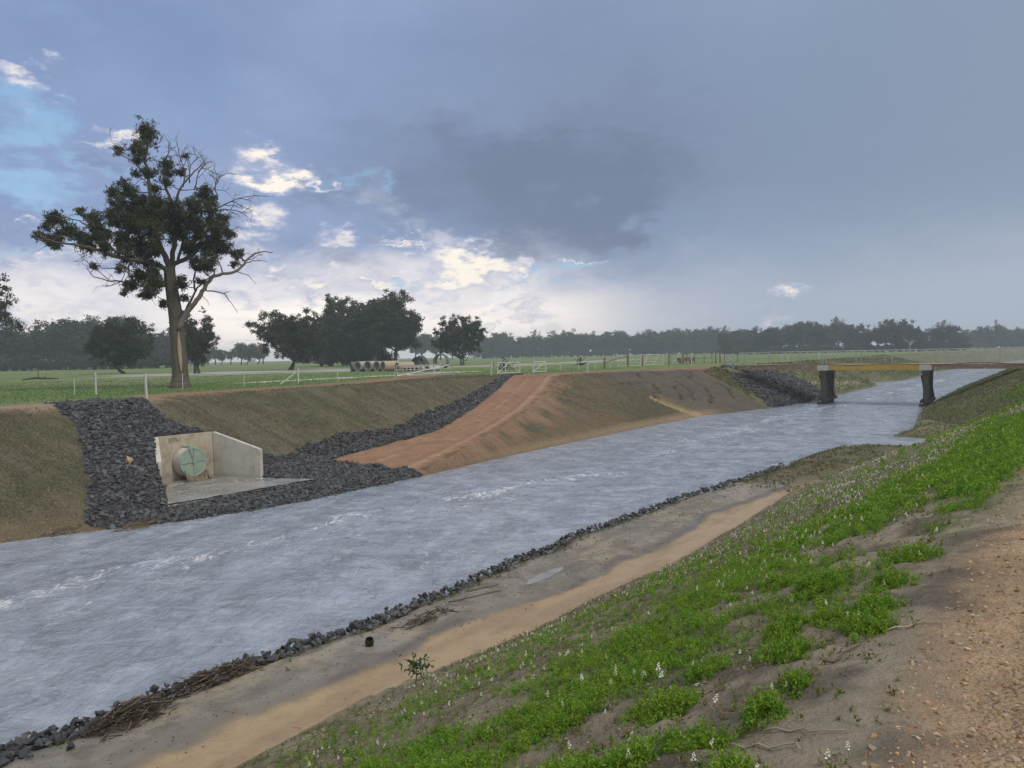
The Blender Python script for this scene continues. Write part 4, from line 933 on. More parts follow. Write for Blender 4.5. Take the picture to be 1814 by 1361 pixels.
G().tube([(0, 0, -.1), (0, 0, 1.2)], .11, 9).build('post', M_WOOD, o); G().tube([d - (0, 0, .1), d + (0, 0, 1.45)], .13, 9).build('post', M_WOOD, o); G().tube([(0, 0, .72), d + (0, 0, 1.28)], .07, 8).build('rail', M_WOOD, o)
wpost(92.4, 36.3, 1.5, 'thick timber post at the right end of the white pipe gates'); wpost(95.5, 35.6, 1.5, 'timber post holding the short yard gate left of the trough'); wpost(87.0, 37.55, 1.3, 'timber post between the two white pipe gates')
wpost(101.2, 33.2, 1.55, 'left post of the close pair of timber posts near the bridge end'); wpost(101.8, 32.8, 1.5, 'right post of the close pair of timber posts near the bridge end')
gate_('short yard gate between two timber posts', (92.9, 36.2), (95.2, 35.7), 1.4, M_GALV, 1)
fence('pipe_rail_fence', 'brown steel rail fence from the timber posts to the bridge', 'fence', [(96.2, 35.4), (97.6, 34.8), (99.2, 34.1), (100.6, 33.5)], 1.5, .045, M_RUST, (1.48, .75), .04)
gate_('plain rusty yard gate beside the bridge end', (102.4, 32.4), (104.4, 31.2), 1.45, M_RUST, 0, .035)
fence('handrail', 'grey handrail on the bridge approach at the bank top', 'railing', [(75.6, 23.0), (79, 24.8), (84, 26.2), (90, 27.8), (97, 29.6)], 1.2, .045, M_GALV, (1.2, .6), .035)
fence('wire_fence', 'distant wire fence across the paddock behind the white gates', 'fence', [(88 + i * 6, 58 - i * 1.2) for i in range(9)], 1.1, .035, M_GALV, (1.0,), .004)
fence('wire_fence', 'thin wire fence on the bank crest beyond the bridge', 'fence', [(106 + i * 9, 25.6 + .1 * i) for i in range(10)], 1.0, .035, M_GALV, (.95, .6), .010)
o = thing('water_trough', 'dark steel trough behind the yard gates', 'trough', away(.226, 104), .3); G().box((0, 0, .62), (2.2, .7, .5), taper=1.1).build('tank', M_RUST, o)
for sx in (-.8, .8): G().box((sx, 0, .18), (.12, .6, .38)).build('leg', M_RUST, o)

# ---------------------------------------------------------------- stacked pipes in the paddock
def cpipe(u, D, dia, L, yaw, col, label, z=0, cat='pipe', name='concrete_pipe', group='concrete pipes in the paddock', th=.09):
    x, y, h = away((u - 907) / 1365, D); o = thing(name, label, cat, (x, y, h + z), math.radians(yaw), group)
    V_, F_ = ring(dia / 2, dia / 2 - th, L, 32); V_ = V_ + (-L / 2, 0, dia / 2); g = G().add(V_, F_, np.array(col)); g.build('pipe_barrel', M_PIPE, o)
    V_, F_ = ring(dia / 2 + .035, dia / 2 + .002, .16, 32); G().add(V_ + (L / 2 - .16, 0, dia / 2), F_, np.array(col) * .8).build('collar', M_PIPE, o)
GY = (.33, .33, .31); TN = (.38, .33, .24); DK = (.15, .15, .145)
cpipe(629, 92.5, 1.15, .9, 200, DK, 'dark concrete pipe at the left end of the pipe row')
cpipe(643, 91.5, 1.2, 1.5, 230, GY, 'grey mottled concrete pipe, second in the row from the left')
cpipe(660, 91, 1.2, 1.5, 235, GY, 'grey concrete pipe with a dark open mouth, third in the row')
cpipe(676, 90.5, 1.2, 1.4, 228, GY, 'grey concrete pipe leaning on the tan one')
cpipe(692, 90, 1.22, 1.9, 215, TN, 'tan concrete pipe, longest of the row')
cpipe(718, 90, 1.08, 2.0, 210, TN, 'low tan concrete pipe right of the longest one')
for i, u in enumerate((723, 730, 737, 744, 751)): cpipe(u, 87.5, .50, 2.2, 258, (.40, .39, .37), 'small pale concrete pipe in the short front row', 0, group='small pipes in the front row', th=.05)
cpipe(769, 87.6, .66, 1.3, 200, (.42, .41, .39), 'pale concrete pipe lying right of the small front row', 0, th=.06)
x, y, h = away((762 - 907) / 1365, 87.6); o = thing('concrete_slab', 'long pale concrete slab lying on the small front pipes', 'slab', away((742 - 907) / 1365, 87.9), .05); o.location.z += .505
G().box((0, 0, .06), (3.9, 1.0, .12)).build('slab', M_CAP, o); G().box((0, -.52, .03), (3.9, .03, .06)).build('edge_strip', M_GALV, o)
cpipe(783, 99, 1.95, .8, 250, (.17, .18, .16), 'big grey culvert ring standing right of the black heap', 0, 'culvert ring', 'culvert_ring', None, .12)
x, y, h = away((744 - 907) / 1365, 97); o = thing('tarpaulin_heap', 'black plastic heap behind the small concrete pipes', 'tarpaulin', (x, y, h))
u_, v_ = np.meshgrid(np.linspace(0, 2 * np.pi, 40, endpoint=False), np.linspace(0, 1, 12)); rr = 1 - v_ * .96; hz = 1.75 * (1 - (1 - v_) ** 2.2) ** .8
px_ = 1.35 * rr * np.cos(u_) * (.8 + .5 * vnoise(u_ * 2, v_ * 4, 4)); py_ = .9 * rr * np.sin(u_) * (.8 + .5 * vnoise(u_ * 2 + 5, v_ * 4, 4)); pz_ = hz * (.62 + .6 * vnoise(px_ * 1.7 + 9, py_ * 2 + 4, 6))
k = 40; j = np.arange(k); F_ = np.concatenate([np.stack([i * k + j, i * k + (j + 1) % k, (i + 1) * k + (j + 1) % k, (i + 1) * k + j], 1) for i in range(11)])
G().add(np.stack([px_, py_, pz_], -1).reshape(-1, 3), F_).build('sheet', M_BLACK, o); G().tube([(-.9, -.3, 1.2), (0, -.5, 1.55), (.9, -.3, 1.15)], .05, 6).build('strap', M_BLACK, o)
for (u, D, w, hh, lb) in ((893, 84, 1.3, 1.0, 'dark tangled heap of scrap beside the white ramp gate'), (1029, 108, .8, 1.3, 'dark rotten stump in the paddock beyond the ramp')):
    x, y, h = away((u - 907) / 1365, D); o = thing('scrap_heap' if D < 90 else 'tree_stump', lb, 'heap' if D < 90 else 'stump', (x, y, h)); g = G()
    for _ in range(46):
        p = rng.normal(0, .3, 3) * (w, w * .6, 0) + (0, 0, abs(rng.normal(0, .35)) * hh); d = rng.normal(size=3) * .3; d[2] = abs(d[2]); g.bar(p, p + d, .06, None, np.array((.05, .045, .04)) * rng.uniform(.5, 1.6))
    g.build('branches', M_STICK, o); G().tube([(0, 0, 0), (.05, 0, hh * .9)], [.16, .1], 8, (.05, .04, .035)).build('stem', M_STICK, o)
x, y, h = away((72 - 907) / 1365, 84); o = thing('fallen_branch', 'dark fallen branch lying on the grass far left', 'branch', (x, y, h)); g = G()
g.tube([(-2, 0, .05), (-.6, .1, .22), (.5, 0, .15), (1.9, .2, .1)], [.05, .12, .1, .04], 7, (.05, .045, .04)); g.build('limb', M_STICK, o); g = G(); g.tube([(-.2, 0, .1), (-.25, 0, 1.3)], [.05, .03], 6, (.05, .045, .04)); g.tube([(.3, 0, .1), (.6, .2, .6)], [.05, .02], 6, (.05, .045, .04)); g.build('twigs', M_STICK, o)
# ---------------------------------------------------------------- trees
def leafcloud(C, Rad, per, size, rs, base=(.045, .062, .03), var=.55, flat=.8, aspect=.5, outw=.8, fill=.45):
    """leaf faces filling the shells of clumps C with radii Rad"""
    k = np.maximum(8, (per * (Rad / np.mean(Rad)) ** 2).astype(int)); idx = np.repeat(np.arange(len(C)), k); m = len(idx)
    d = rs.normal(size=(m, 3)); d /= np.linalg.norm(d, axis=1)[:, None]
    r = rs.random(m) ** fill * (1 + .38 * rs.normal(size=m))
    P = C[idx] + d * (r * Rad[idx])[:, None] * (1, 1, flat)
    q = rs.normal(size=(m, 3)) + d * outw + (0, 0, -.5); q /= np.linalg.norm(q, axis=1)[:, None]
    L = size * rs.uniform(.6, 1.35, m); up = rs.normal(size=(m, 3)); sd = np.cross(q, up); sd /= np.linalg.norm(sd, axis=1)[:, None]
    tone = (rs.uniform(1 - var, 1 + var, len(C))[idx] * rs.uniform(.75, 1.25, m))[:, None]; warm = rs.random(len(C))[idx][:, None]
    col = np.array(base) * tone * (1 + warm * np.array((.30, .10, -.05)))
    V = np.stack([P, P + q * (L * .5)[:, None] + sd * (L * aspect * .5)[:, None], P + q * L[:, None], P + q * (L * .5)[:, None] - sd * (L * aspect * .5)[:, None]], 1).reshape(-1, 3)
    return V, np.arange(m * 4).reshape(m, 4), np.repeat(col, 4, 0)
def bend(p0, p1, rs, k=6, amp=.08, sag=0):
    p0 = np.array(p0, float); p1 = np.array(p1, float); L = np.linalg.norm(p1 - p0); t = np.linspace(0, 1, k)[:, None]
    j = rs.normal(0, amp * L * .35, (k, 3)); j[0] = j[-1] = 0
    return p0 + (p1 - p0) * t + j + np.array([0, 0, sag * L]) * np.sin(t * np.pi)
# ---- the tall gum, shaped from its limbs
def hero():
    rs = np.random.default_rng(77); D = 48.8; sc = .01418; cr, sr = math.cos(.02), math.sin(.02)
    def q(x, y, dep=0.0):
        a = (x - 808) * sc * .92; b = (1270 - y) * sc * .97; return np.array([a * cr + b * sr, dep, -a * sr + b * cr])
    x, y, h = away((320 - 907) / 1365, D); o = thing('gum_tree', 'tall broad gum tree with dead bare upper branches standing alone on the bank', 'tree', (x, y, h - .05), -math.atan2(x, y))
    g = G(); BC = (.10, .085, .07); PC = (.165, .143, .12)
    nodes = []
    def limb(P, r0, r1, c=BC, k=9, keep=True, n=5):
        r0 *= .74; P = smoothpath(P, n); P = P + rs.normal(0, .02, P.shape); P[0] = P[0]; r = np.linspace(r0, r1, len(P)); g.tube(P, r, k, c)
        if keep:
            for p, rr in zip(P, r): nodes.append((*p, rr))
    tr = smoothpath([q(808, 1275), q(806, 1180), q(800, 1080), q(793, 960), q(779, 850), q(768, 760), q(766, 715)], 5); trr = np.interp(np.linspace(0, 1, len(tr)), [0, .06, .15, .5, .8, 1], [.70, .51, .44, .40, .33, .30])
    Vt, Fq_, Ft_ = tube(tr, trr, 20); th = np.tile(np.linspace(0, 2 * np.pi, 20, endpoint=False), len(tr)); 
    Vt[:len(th)] += (Vt[:len(th)] - np.repeat(tr, 20, 0)) * (.10 * np.sin(th * 5) + .06 * np.sin(th * 9 + 1))[:, None]
    ct = np.tile(np.array(BC), (len(Vt), 1)); ct *= rs.uniform(.85, 1.15, (len(Vt), 1)); g.add(Vt, [Fq_, Ft_], ct)
    limb([q(766, 720), q(742, 660, -.2), q(705, 560, .2), q(690, 430, .3), q(676, 310, .4), q(668, 210, .3), q(688, 130, .2)], .27, .05)
    limb([q(766, 720), q(800, 690, .3), q(870, 650, .6), q(905, 590, .8), q(950, 500, 1.0), q(985, 390, 1.0)], .24, .05)
    limb([q(772, 700), q(790, 570, .5), q(782, 430, .8), q(745, 310, .6), q(757, 200, .6)], .22, .04)
    limb([q(790, 560), q(800, 420, -.6), q(832, 345, -.8), q(895, 275, -1), q(940, 220, -1)], .13, .02)
    limb([q(800, 1000, -.3), q(835, 930, -.4), q(885, 865, -.6), q(925, 800, -.7), q(965, 755, -.8), q(1060, 730, -1), q(1120, 672, -1.1), q(1165, 640, -1.2), q(1235, 634, -1.2)], .25, .025, PC)
    limb([q(1090, 700, -1), q(1150, 678, -1.3), q(1210, 684, -1.5)], .06, .015, PC); limb([q(1060, 732, -1), q(1110, 745, -1.1), q(1155, 782, -1.0)], .05, .012, PC); limb([q(1120, 672, -1.1), q(1150, 640, -.9), q(1190, 648, -.7)], .05, .012, PC)
    limb([q(915, 818, -.7), q(1000, 832, -.9), q(1030, 865, -1), q(1068, 922, -1.1)], .07, .012, PC); limb([q(1000, 832, -.9), q(1040, 822, -1.2)], .03, .01, PC); limb([q(905, 842, -.6), q(930, 870, -.8), q(940, 888, -.8)], .03, .01, PC)
    limb([q(800, 980, .2), q(850, 880, .6), q(890, 800, .9), q(965, 735, 1.0)], .14, .03); limb([q(880, 820, .8), q(880, 720, 1.1), q(930, 650, 1.2)], .09, .03)
    limb([q(760, 740), q(720, 712, -.5), q(650, 700, -.9), q(560, 690, -1.1), q(450, 660, -1.2), q(375, 648, -1.3), q(300, 640, -1.2), q(230, 608, -1.1)], .22, .03)
    limb([q(560, 690, -1), q(480, 600, -1), q(390, 540, -.8), q(280, 525, -.6)], .09, .02); limb([q(480, 600, -1), q(430, 530, -1.2), q(380, 490, -1.2)], .05, .02)
    limb([q(765, 800), q(700, 800, .5), q(640, 800, .8), q(550, 782, 1.0), q(450, 770, 1.0), q(400, 722, 1.0)], .12, .015); limb([q(550, 782, 1), q(510, 800, 1.0), q(470, 810, 1)], .035, .01); limb([q(500, 776, 1), q(450, 735, 1.2), q(385, 705, 1.2)], .035, .01)
    limb([q(380, 650, -1.3), q(380, 680, -1.3), q(410, 665, -1.3)], .03, .012)
    limb([q(742, 660), q(660, 600, .9), q(590, 510, 1.3), q(545, 440, 1.3)], .14, .04); limb([q(705, 560), q(640, 460, -.8), q(600, 390, -1)], .1, .03); limb([q(800, 690), q(830, 580, 1.3), q(880, 470, 1.5), q(920, 370, 1.4)], .13, .03)
    limb([q(676, 320, .4), q(620, 250, .4), q(550, 215, .3), q(530, 200, .3)], .07, .02); limb([q(680, 340, .3), q(625, 300, .2)], .04, .015)
    # bare dead crown branches, right
    def twig(p, dirx, diry, L, r, depth):
        n_ = 5; P = [p]; a = math.atan2(diry, dirx); a0 = a
        for i in range(n_): a += rs.normal(0, .28) + .10 * (a0 - a); P.append(P[-1] + np.array([math.cos(a) * L / n_, rs.normal(0, .12) * L / n_ * 2, math.sin(a) * L / n_]))
        g.tube(np.array(P), np.linspace(r, r * .35, n_ + 1), 5, BC)
        if depth > 0:
            for i in (2, 3, 4, 5)[: 2 + depth]:
                aa = a0 + rs.choice([-1, 1]) * rs.uniform(.4, .95); twig(P[i], math.cos(aa), math.sin(aa), L * rs.uniform(.4, .65), r * .5, depth - 1)
    for (x0, y0, x1, y1, r) in ((900, 270, 940, 215, .05), (860, 320, 900, 200, .05), (985, 390, 1020, 280, .05), (965, 440, 1110, 325, .06), (960, 450, 1100, 390, .05), (940, 380, 985, 280, .05), (830, 345, 850, 190, .05), (757, 230, 790, 170, .04), (745, 300, 820, 205, .04), (690, 140, 718, 80, .03), (688, 180, 735, 130, .03), (1010, 480, 1045, 470, .03), (1040, 540, 1070, 510, .03), (450, 745, 380, 715, .03), (600, 790, 500, 720, .03), (560, 740, 470, 700, .03), (1130, 665, 1180, 650, .03), (620, 260, 560, 150, .025), (880, 350, 960, 240, .045)):
        p = q(x0, y0, rs.normal(0, .5)); e = q(x1, y1) - q(x0, y0); twig(p, e[0], e[2], np.linalg.norm(e) * 1.0, r, 2)
    CLP = [(680, 130, 55), (550, 190, 33), (640, 220, 46), (620, 300, 28), (760, 260, 42), (820, 262, 33), (845, 195, 14), (700, 340, 38), (750, 350, 28), (590, 370, 38), (550, 430, 52), (630, 430, 66), (720, 450, 66), (800, 460, 66), (880, 440, 56), (920, 360, 44), (960, 400, 38), (950, 470, 46), (1010, 470, 36), (1040, 550, 33), (980, 560, 54), (900, 540, 64), (800, 550, 62), (700, 540, 76), (600, 520, 76), (520, 500, 48), (450, 520, 42), (480, 590, 56), (380, 480, 28), (290, 530, 42), (350, 570, 46), (220, 600, 33), (290, 620, 46), (400, 610, 46), (420, 640, 36), (560, 600, 56), (640, 620, 56), (700, 625, 40), (860, 610, 52), (940, 620, 54), (1010, 620, 46), (1070, 640, 36), (1060, 690, 24), (940, 690, 46), (890, 700, 36), (500, 650, 36), (580, 670, 46), (650, 680, 46), (690, 730, 44), (450, 730, 22), (560, 740, 30), (640, 750, 46), (700, 790, 46), (600, 800, 38), (680, 840, 40), (735, 875, 32), (580, 830, 22), (650, 850, 22), (825, 780, 36), (835, 845, 28), (900, 760, 30), (260, 560, 30), (320, 590, 30), (450, 560, 40), (1000, 520, 34), (850, 500, 50), (760, 500, 50), (660, 490, 50)]
    C = []; R_ = []
    for (x, y, r) in CLP:
        dmax = 1.9 if 480 < x < 1000 else .9; k = 1 if r < 35 else 2
        for i in range(k): C.append(q(x + rs.normal(0, 5), y + rs.normal(0, 5), rs.uniform(-dmax, dmax) if k == 1 else (-1, 1)[i] * rs.uniform(.25, 1) * dmax)); R_.append(r * sc * rs.uniform(.78, .96))
    C = np.array(C); R_ = np.array(R_); nd = np.array(nodes)
    for c, r in zip(C, R_):           # twigs that carry each clump
        d = np.linalg.norm(nd[:, :3] - c, axis=1) + (nd[:, 2] > c[2]) * .8; i = int(np.argmin(d)); g.tube(bend(nd[i, :3], c, rs, 5, .12), np.linspace(min(nd[i, 3] * .6, .05), .012, 5), 5, BC)
        for _ in range(4):
            e = c + rs.normal(0, .6, 3) * r; g.tube(bend(c, e, rs, 3, .1), [.014, .01, .005], 4, BC)
    g.build('trunk', M_BARK, o, True)
    # sub-clumps give the lumpy, gappy outline
    SC = []; SR = []
    for c, r in zip(C, R_):
        for _ in range(9): dd_ = rs.normal(size=3); dd_ /= np.linalg.norm(dd_); SC.append(c + dd_ * r * rs.uniform(.75, 1.4) * (1, 1, .85)); SR.append(r * rs.uniform(.14, .30))
        for _ in range(13): dd_ = rs.normal(size=3); dd_ /= np.linalg.norm(dd_); SC.append(c + dd_ * r * rs.uniform(.15, .85) * (1, 1, .85)); SR.append(r * rs.uniform(.28, .55))
    V_, F_, C_ = leafcloud(np.array(SC), np.array(SR), 52, .15, rs, (.052, .068, .036), .5, .85, .30, .02, .62); G().add(V_, F_, C_).build('crown', M_LEAF, o)
    # long scar of bare wood, wrapped on the trunk
    ks = np.linspace(1.1, 3.6, 12); W_ = np.interp(ks, [1.1, 1.7, 2.6, 3.6], [.02, .10, .12, .02]); sv = []
    for z_, w_ in zip(ks, W_):
        cx = np.interp(z_, tr[:, 2], tr[:, 0]); rr = np.interp(z_, tr[:, 2], trr) * 1.10 + .012
        for a_ in (-1, -.33, .33, 1): an = -math.pi / 2 + .12 + a_ * w_ / rr; sv.append((cx + rr * math.cos(an), rr * math.sin(an), z_))
    Fs = np.array([(i * 4 + j, i * 4 + j + 1, i * 4 + j + 5, i * 4 + j + 4) for i in range(11) for j in range(3)]); G().add(np.array(sv), Fs, (.33, .27, .20)).build('bark_scar', M_BARK, o, True)
hero()
# ---- other trees
def tree_meshes(seed, h, w, nlimb, trunk_h, nclump, crad, per, leaf, base, low=.15, multi=1, tone=.45, top=1.0):
    rs = np.random.default_rng(seed); g = G(); BC = (.07, .062, .055); tips = []
    for t in range(multi):
        b = np.array([rs.normal(0, .03) * w * (multi > 1) * 3, rs.normal(0, .25) * (multi > 1), 0]); tp = b + np.array([rs.normal(0, .06) * w, rs.normal(0, .06) * w, trunk_h]); r0 = h * .032 / multi ** .5
        g.tube(bend(b - (0, 0, .2), tp, rs, 5, .06), np.linspace(r0, r0 * .7, 5), 8, BC)
        for i in range(nlimb):
            a = 2 * np.pi * (i + rs.random()) / nlimb; e = rs.uniform(.35, .98); rad = w * .5 * math.sqrt(max(.05, 1 - (2 * e - 1.05) ** 2)) * rs.uniform(.5, .95)
            p = np.array([tp[0] * .4 + rad * math.cos(a), tp[1] * .4 + rad * math.sin(a), trunk_h + (h - trunk_h) * e * .94]); P = bend(tp, p, rs, 6, .15, -.06); g.tube(P, np.linspace(r0 * .5, r0 * .10, 6), 6, BC); tips += [P[3], P[4], P[5]]
    tips = np.array(tips); C = []
    while len(C) < nclump:
        p = tips[int(rs.integers(len(tips)))] + rs.normal(0, .11, 3) * (w, w, h * .7)
        zz = (p[2] / h); lim = w * .52 * math.sqrt(max(.02, 1 - ((zz - .56) / .47) ** 2))
        if low < zz < 1.0 and np.hypot(p[0], p[1]) < lim: C.append(p)
    C = np.array(C); R_ = crad * rs.uniform(.6, 1.3, len(C)); SC = np.repeat(C, 4, 0) + rs.normal(0, .5, (len(C) * 4, 3)) * np.repeat(R_, 4)[:, None]; SR = np.repeat(R_, 4) * rs.uniform(.35, .6, len(C) * 4)
    V_, F_, C_ = leafcloud(SC, SR, per, leaf, rs, base, tone, .8, .55)
    return g.mesh('trunk', M_BARK, True), G().add(V_, F_, C_).mesh('crown', M_LEAF)
def plant(ms, u, D, label, rz=None, sc=(1, 1, 1), name='tree', group=None, dz=0):
    x, y, h = away((u - 907) / 1365, D); o = thing(name, label, 'tree', (x, y, h + dz), rng.uniform(0, 6.28) if rz is None else rz, group)
    obj('trunk', ms[0], o, scale=sc); obj('crown', ms[1], o, scale=sc); return o
DKG = (.046, .058, .036)
A = tree_meshes(1, 9.6, 12, 11, 1.3, 230, .8, 60, .24, DKG, .06, 2); plant(A, 516, 122, 'dark spreading tree with two leaning trunks left of the big clump', 2.2, name='spreading_tree')
B1 = tree_meshes(2, 14.0, 17, 13, 1.6, 380, 1.05, 62, .33, DKG, .05, 1, .4); plant(B1, 625, 172, 'widest dark tree forming the left half of the big clump behind the pipes', 0, name='fig_tree', sc=(1.05, 1, 1.06))
B2 = tree_meshes(3, 15.6, 11, 12, 3.0, 230, .95, 62, .32, (.042, .05, .03), .14, 1, .5); plant(B2, 700, 168, 'tallest tree at the right side of the big clump behind the pipes', .5, name='fig_tree', sc=(1.05, 1.05, 1.06))
B3 = tree_meshes(4, 13.4, 11, 11, 2.0, 240, .95, 62, .33, DKG, .08, 1); plant(B3, 662, 164, 'dark tree in the middle of the big clump behind the pipes', 1, name='fig_tree', sc=(1.1, 1.1, 1.04)); plant(B3, 588, 176, 'lower tree on the left flank of the big clump', 3, name='fig_tree', sc=(.95, 1, .92))
Cc = tree_meshes(5, 9.8, 11.5, 12, 1.3, 170, .68, 60, .25, DKG, .13, 3, .5); plant(Cc, 818, 150, 'lone rounded dark tree right of the big culvert ring', 1.4, name='rounded_tree')
Dd = tree_meshes(6, 8.6, 9.6, 11, 1.1, 210, .75, 60, .24, DKG, .08, 1); plant(Dd, 222, 119, 'bushy round tree on the grass left of the tall gum', 0, name='bushy_tree')
Ee = tree_meshes(7, 10.2, 6.6, 9, 1.0, 120, .6, 52, .22, (.05, .058, .036), .05, 2); plant(Ee, 346, 108, 'narrow leafy tree directly behind the trunk of the tall gum', 1, name='leafy_tree')
Ff = tree_meshes(8, 14.2, 8.0, 9, 5.0, 55, .8, 60, .25, (.05, .058, .036), .45, 1); plant(Ff, -16, 98, 'pale leaved tree cut by the left edge of the view', 0, name='leafy_tree')
# the far wooded lines
PR = [tree_meshes(20 + i, h, w, 7, th, nc, cr_, 20, lf, b, lo, 1, .35) for i, (h, w, th, nc, cr_, lf, b, lo) in enumerate([(14, 8, 3.5, 62, 1.3, .62, (.05, .06, .042), .10), (12, 9, 2.5, 66, 1.3, .62, (.046, .057, .042), .05), (15, 7, 5, 56, 1.2, .6, (.058, .066, .046), .16), (11, 9.5, 2, 62, 1.35, .62, (.044, .053, .04), .04), (13, 6.5, 4, 50, 1.15, .58, (.06, .066, .048), .10)])]
PH = [14, 12, 15, 11, 13]
SHRUB = tree_meshes(31, 5, 9, 7, .8, 46, 1.2, 22, .6, (.042, .05, .038), .02, 1, .3)
for u, D, k in ((572, 178, 1.0), (606, 170, .9), (640, 174, 1.1), (668, 176, .9)): plant(SHRUB, u, D, 'dense dark undergrowth bush beneath the big clump behind the pipes', None, (k * 1.1, k, k * .85), 'shrub', 'bushes under the big clump')
def line(us, Ds, hs, label, group, jit=.5):
    for u, D, h in zip(us, Ds, hs):
        i = int(rng.integers(5)); k = h / PH[i] * rng.uniform(.93, 1.07); plant(PR[i], u + rng.uniform(-jit, jit) * 6, D * rng.uniform(.97, 1.03), label, None, (k * rng.uniform(.95, 1.25), k * rng.uniform(.95, 1.2), k), 'eucalypt', group)
L1 = np.linspace(-70, 310, 25); line(L1, 225 + 25 * rng.random(25), np.interp(L1, [-70, 20, 110, 150, 215, 260, 310], [14.5, 14.2, 14.6, 16, 14.5, 11.5, 10]) * rng.uniform(.93, 1.05, 25), 'hazy grey-green tree in the wood at the left behind the tall gum', 'trees of the left wood')
L2 = np.linspace(-60, 320, 18); line(L2, np.full(18, 262.), np.full(18, 11.5), 'hazy grey-green tree in the wood at the left behind the tall gum', 'trees of the left wood')
L3 = np.linspace(322, 470, 11); line(L3, np.full(11, 330.), rng.uniform(6.5, 10, 11), 'pale hazy tree in the low gap between the tall gum and the spreading tree', 'trees in the low gap')
L4 = np.linspace(735, 800, 5); line(L4, np.full(5, 420.), rng.uniform(11, 14, 5), 'pale hazy tree seen between the big clump and the lone rounded tree', 'trees beyond the culvert ring')
L5 = np.linspace(855, 1330, 40); line(L5, 470 + 15 * rng.random(40), rng.uniform(12.8, 16.2, 40), 'blue-grey tree in the long even treeline across the middle', 'trees of the middle treeline')
L6 = np.linspace(840, 1330, 30); line(L6, np.full(30, 500.), rng.uniform(11.5, 15.5, 30), 'blue-grey tree in the long even treeline across the middle', 'trees of the middle treeline')
L7 = np.linspace(1285, 1530, 22); line(L7, 340 + 25 * rng.random(22), np.interp(L7, [1285, 1330, 1380, 1420, 1480, 1510, 1530], [9.5, 11, 12.2, 13.2, 14.6, 13, 10]) * rng.uniform(.94, 1.06, 22), 'dark grey tree in the taller wood behind the bridge', 'trees of the right wood')
L8 = np.linspace(1540, 1632, 8); line(L8, 305 + 10 * rng.random(8), np.interp(L8, [1540, 1560, 1580, 1600, 1632], [9.5, 12.6, 13.2, 11.5, 8.5]), 'dark tree in the small grove above the right pier', 'trees of the right grove')
L9 = np.linspace(1640, 1708, 5); line(L9, np.full(5, 330.), (9, 11, 11.4, 11.2, 8.5), 'dark tree in the separate clump right of the bare dead tree', 'trees of the right clump')
L10 = np.linspace(1705, 1850, 12); line(L10, np.full(12, 455.), np.interp(L10, [1705, 1740, 1850], [12, 13, 10.5]) * rng.uniform(.9, 1.1, 12), 'pale grey tree of the distant line at the right edge', 'trees of the distant right line')
plant(PR[4], 1768, 440, 'thin tall tree rising above the distant line at the right', None, (.55, .55, 1.22), 'eucalypt')
L11 = np.concatenate([np.linspace(-60, 310, 13), np.linspace(860, 1330, 22), np.linspace(1290, 1530, 12), np.linspace(1545, 1700, 11), np.linspace(1705, 1840, 8)]); D11 = np.concatenate([np.full(13, 218.), np.full(22, 462.), np.full(12, 334.), np.full(11, 312.), np.full(8, 445.)])
for u, D in zip(L11, D11): k = rng.uniform(.6, 1.1) * (1.15 if D > 400 else .8); plant(SHRUB, u, D, 'low dark shrub at the foot of the far treeline', None, (k * 1.3, k, k), 'shrub', 'shrubs under the treelines')
def bare():
    rs = np.random.default_rng(5); x, y, h = away((1612 - 907) / 1365, 262); o = thing('dead_tree', 'bare whitish dead tree in front of the right grove', 'tree', (x, y, h)); g = G()
    def br_(p, d, L, r, k):
        e = p + d * L; g.tube(bend(p, e, rs, 4, .1), np.linspace(r, r * .5, 4), 5, (.36, .34, .32))
        if k:
            for _ in range(3): d2 = d + rs.normal(0, .5, 3); d2[2] = abs(d2[2]) * .8; br_(p + d * L * rs.uniform(.5, 1), d2 / np.linalg.norm(d2), L * .62, r * .55, k - 1)
    br_(np.zeros(3), np.array([.05, 0, 1.]), 3.2, .2, 3); g.build('trunk', M_BARK, o)
bare()

# ---------------------------------------------------------------- haze, sky, sun, camera
def haze(dens=.00075):
    m = bpy.data.materials.new('air'); m.use_nodes = True; nt = m.node_tree; nt.nodes.remove(nt.nodes['Principled BSDF'])
    v = nt.nodes.new('ShaderNodeVolumePrincipled'); v.inputs['Color'].default_value = (.76, .87, 1.0, 1); v.inputs['Density'].default_value = dens; v.inputs['Anisotropy'].default_value = .15
    nt.links.new(v.outputs[0], nt.nodes['Material Output'].inputs['Volume'])
    o = G().box((0, 0, 9.6), (3300, 3300, 24.0)).build('haze', m); tag(o, 'thin blue-grey rain haze over the fields', None, None, 'stuff')
haze()
w = bpy.data.worlds.new('World'); scene.world = w; w.use_nodes = True; nt = w.node_tree; nt.nodes.clear(); q = N(nt)
SUN_AZ, SUN_EL = math.radians(128), math.radians(52)
sky = q.new('ShaderNodeTexSky', sky_type='NISHITA'); sky.sun_disc = False; sky.sun_elevation = SUN_EL; sky.sun_rotation = SUN_AZ; sky.air_density = 1.2; sky.dust_density = 1.5
bg1 = q.new('ShaderNodeBackground'); q.L(sky.outputs[0], bg1.inputs[0]); bg1.inputs[1].default_value = .10
d0 = q.new('ShaderNodeTexCoord').outputs['Generated']; sep = q.new('ShaderNodeSeparateXYZ'); q.L(d0, sep.inputs[0]); X_, Y_, Z_ = sep.outputs
zz = q.math('ADD', q.math('MAXIMUM', Z_, 0.0), .16)
cmb = q.new('ShaderNodeCombineXYZ'); q.L(q.math('DIVIDE', X_, zz), cmb.inputs[0]); q.L(q.math('DIVIDE', Y_, zz), cmb.inputs[1]); pl = cmb.outputs[0]   # flat cloud deck
str_ = q.new('ShaderNodeMapping'); q.L(d0, str_.inputs[0]); str_.inputs['Scale'].default_value = (1, 1, 2.2); dv = str_.outputs[0]
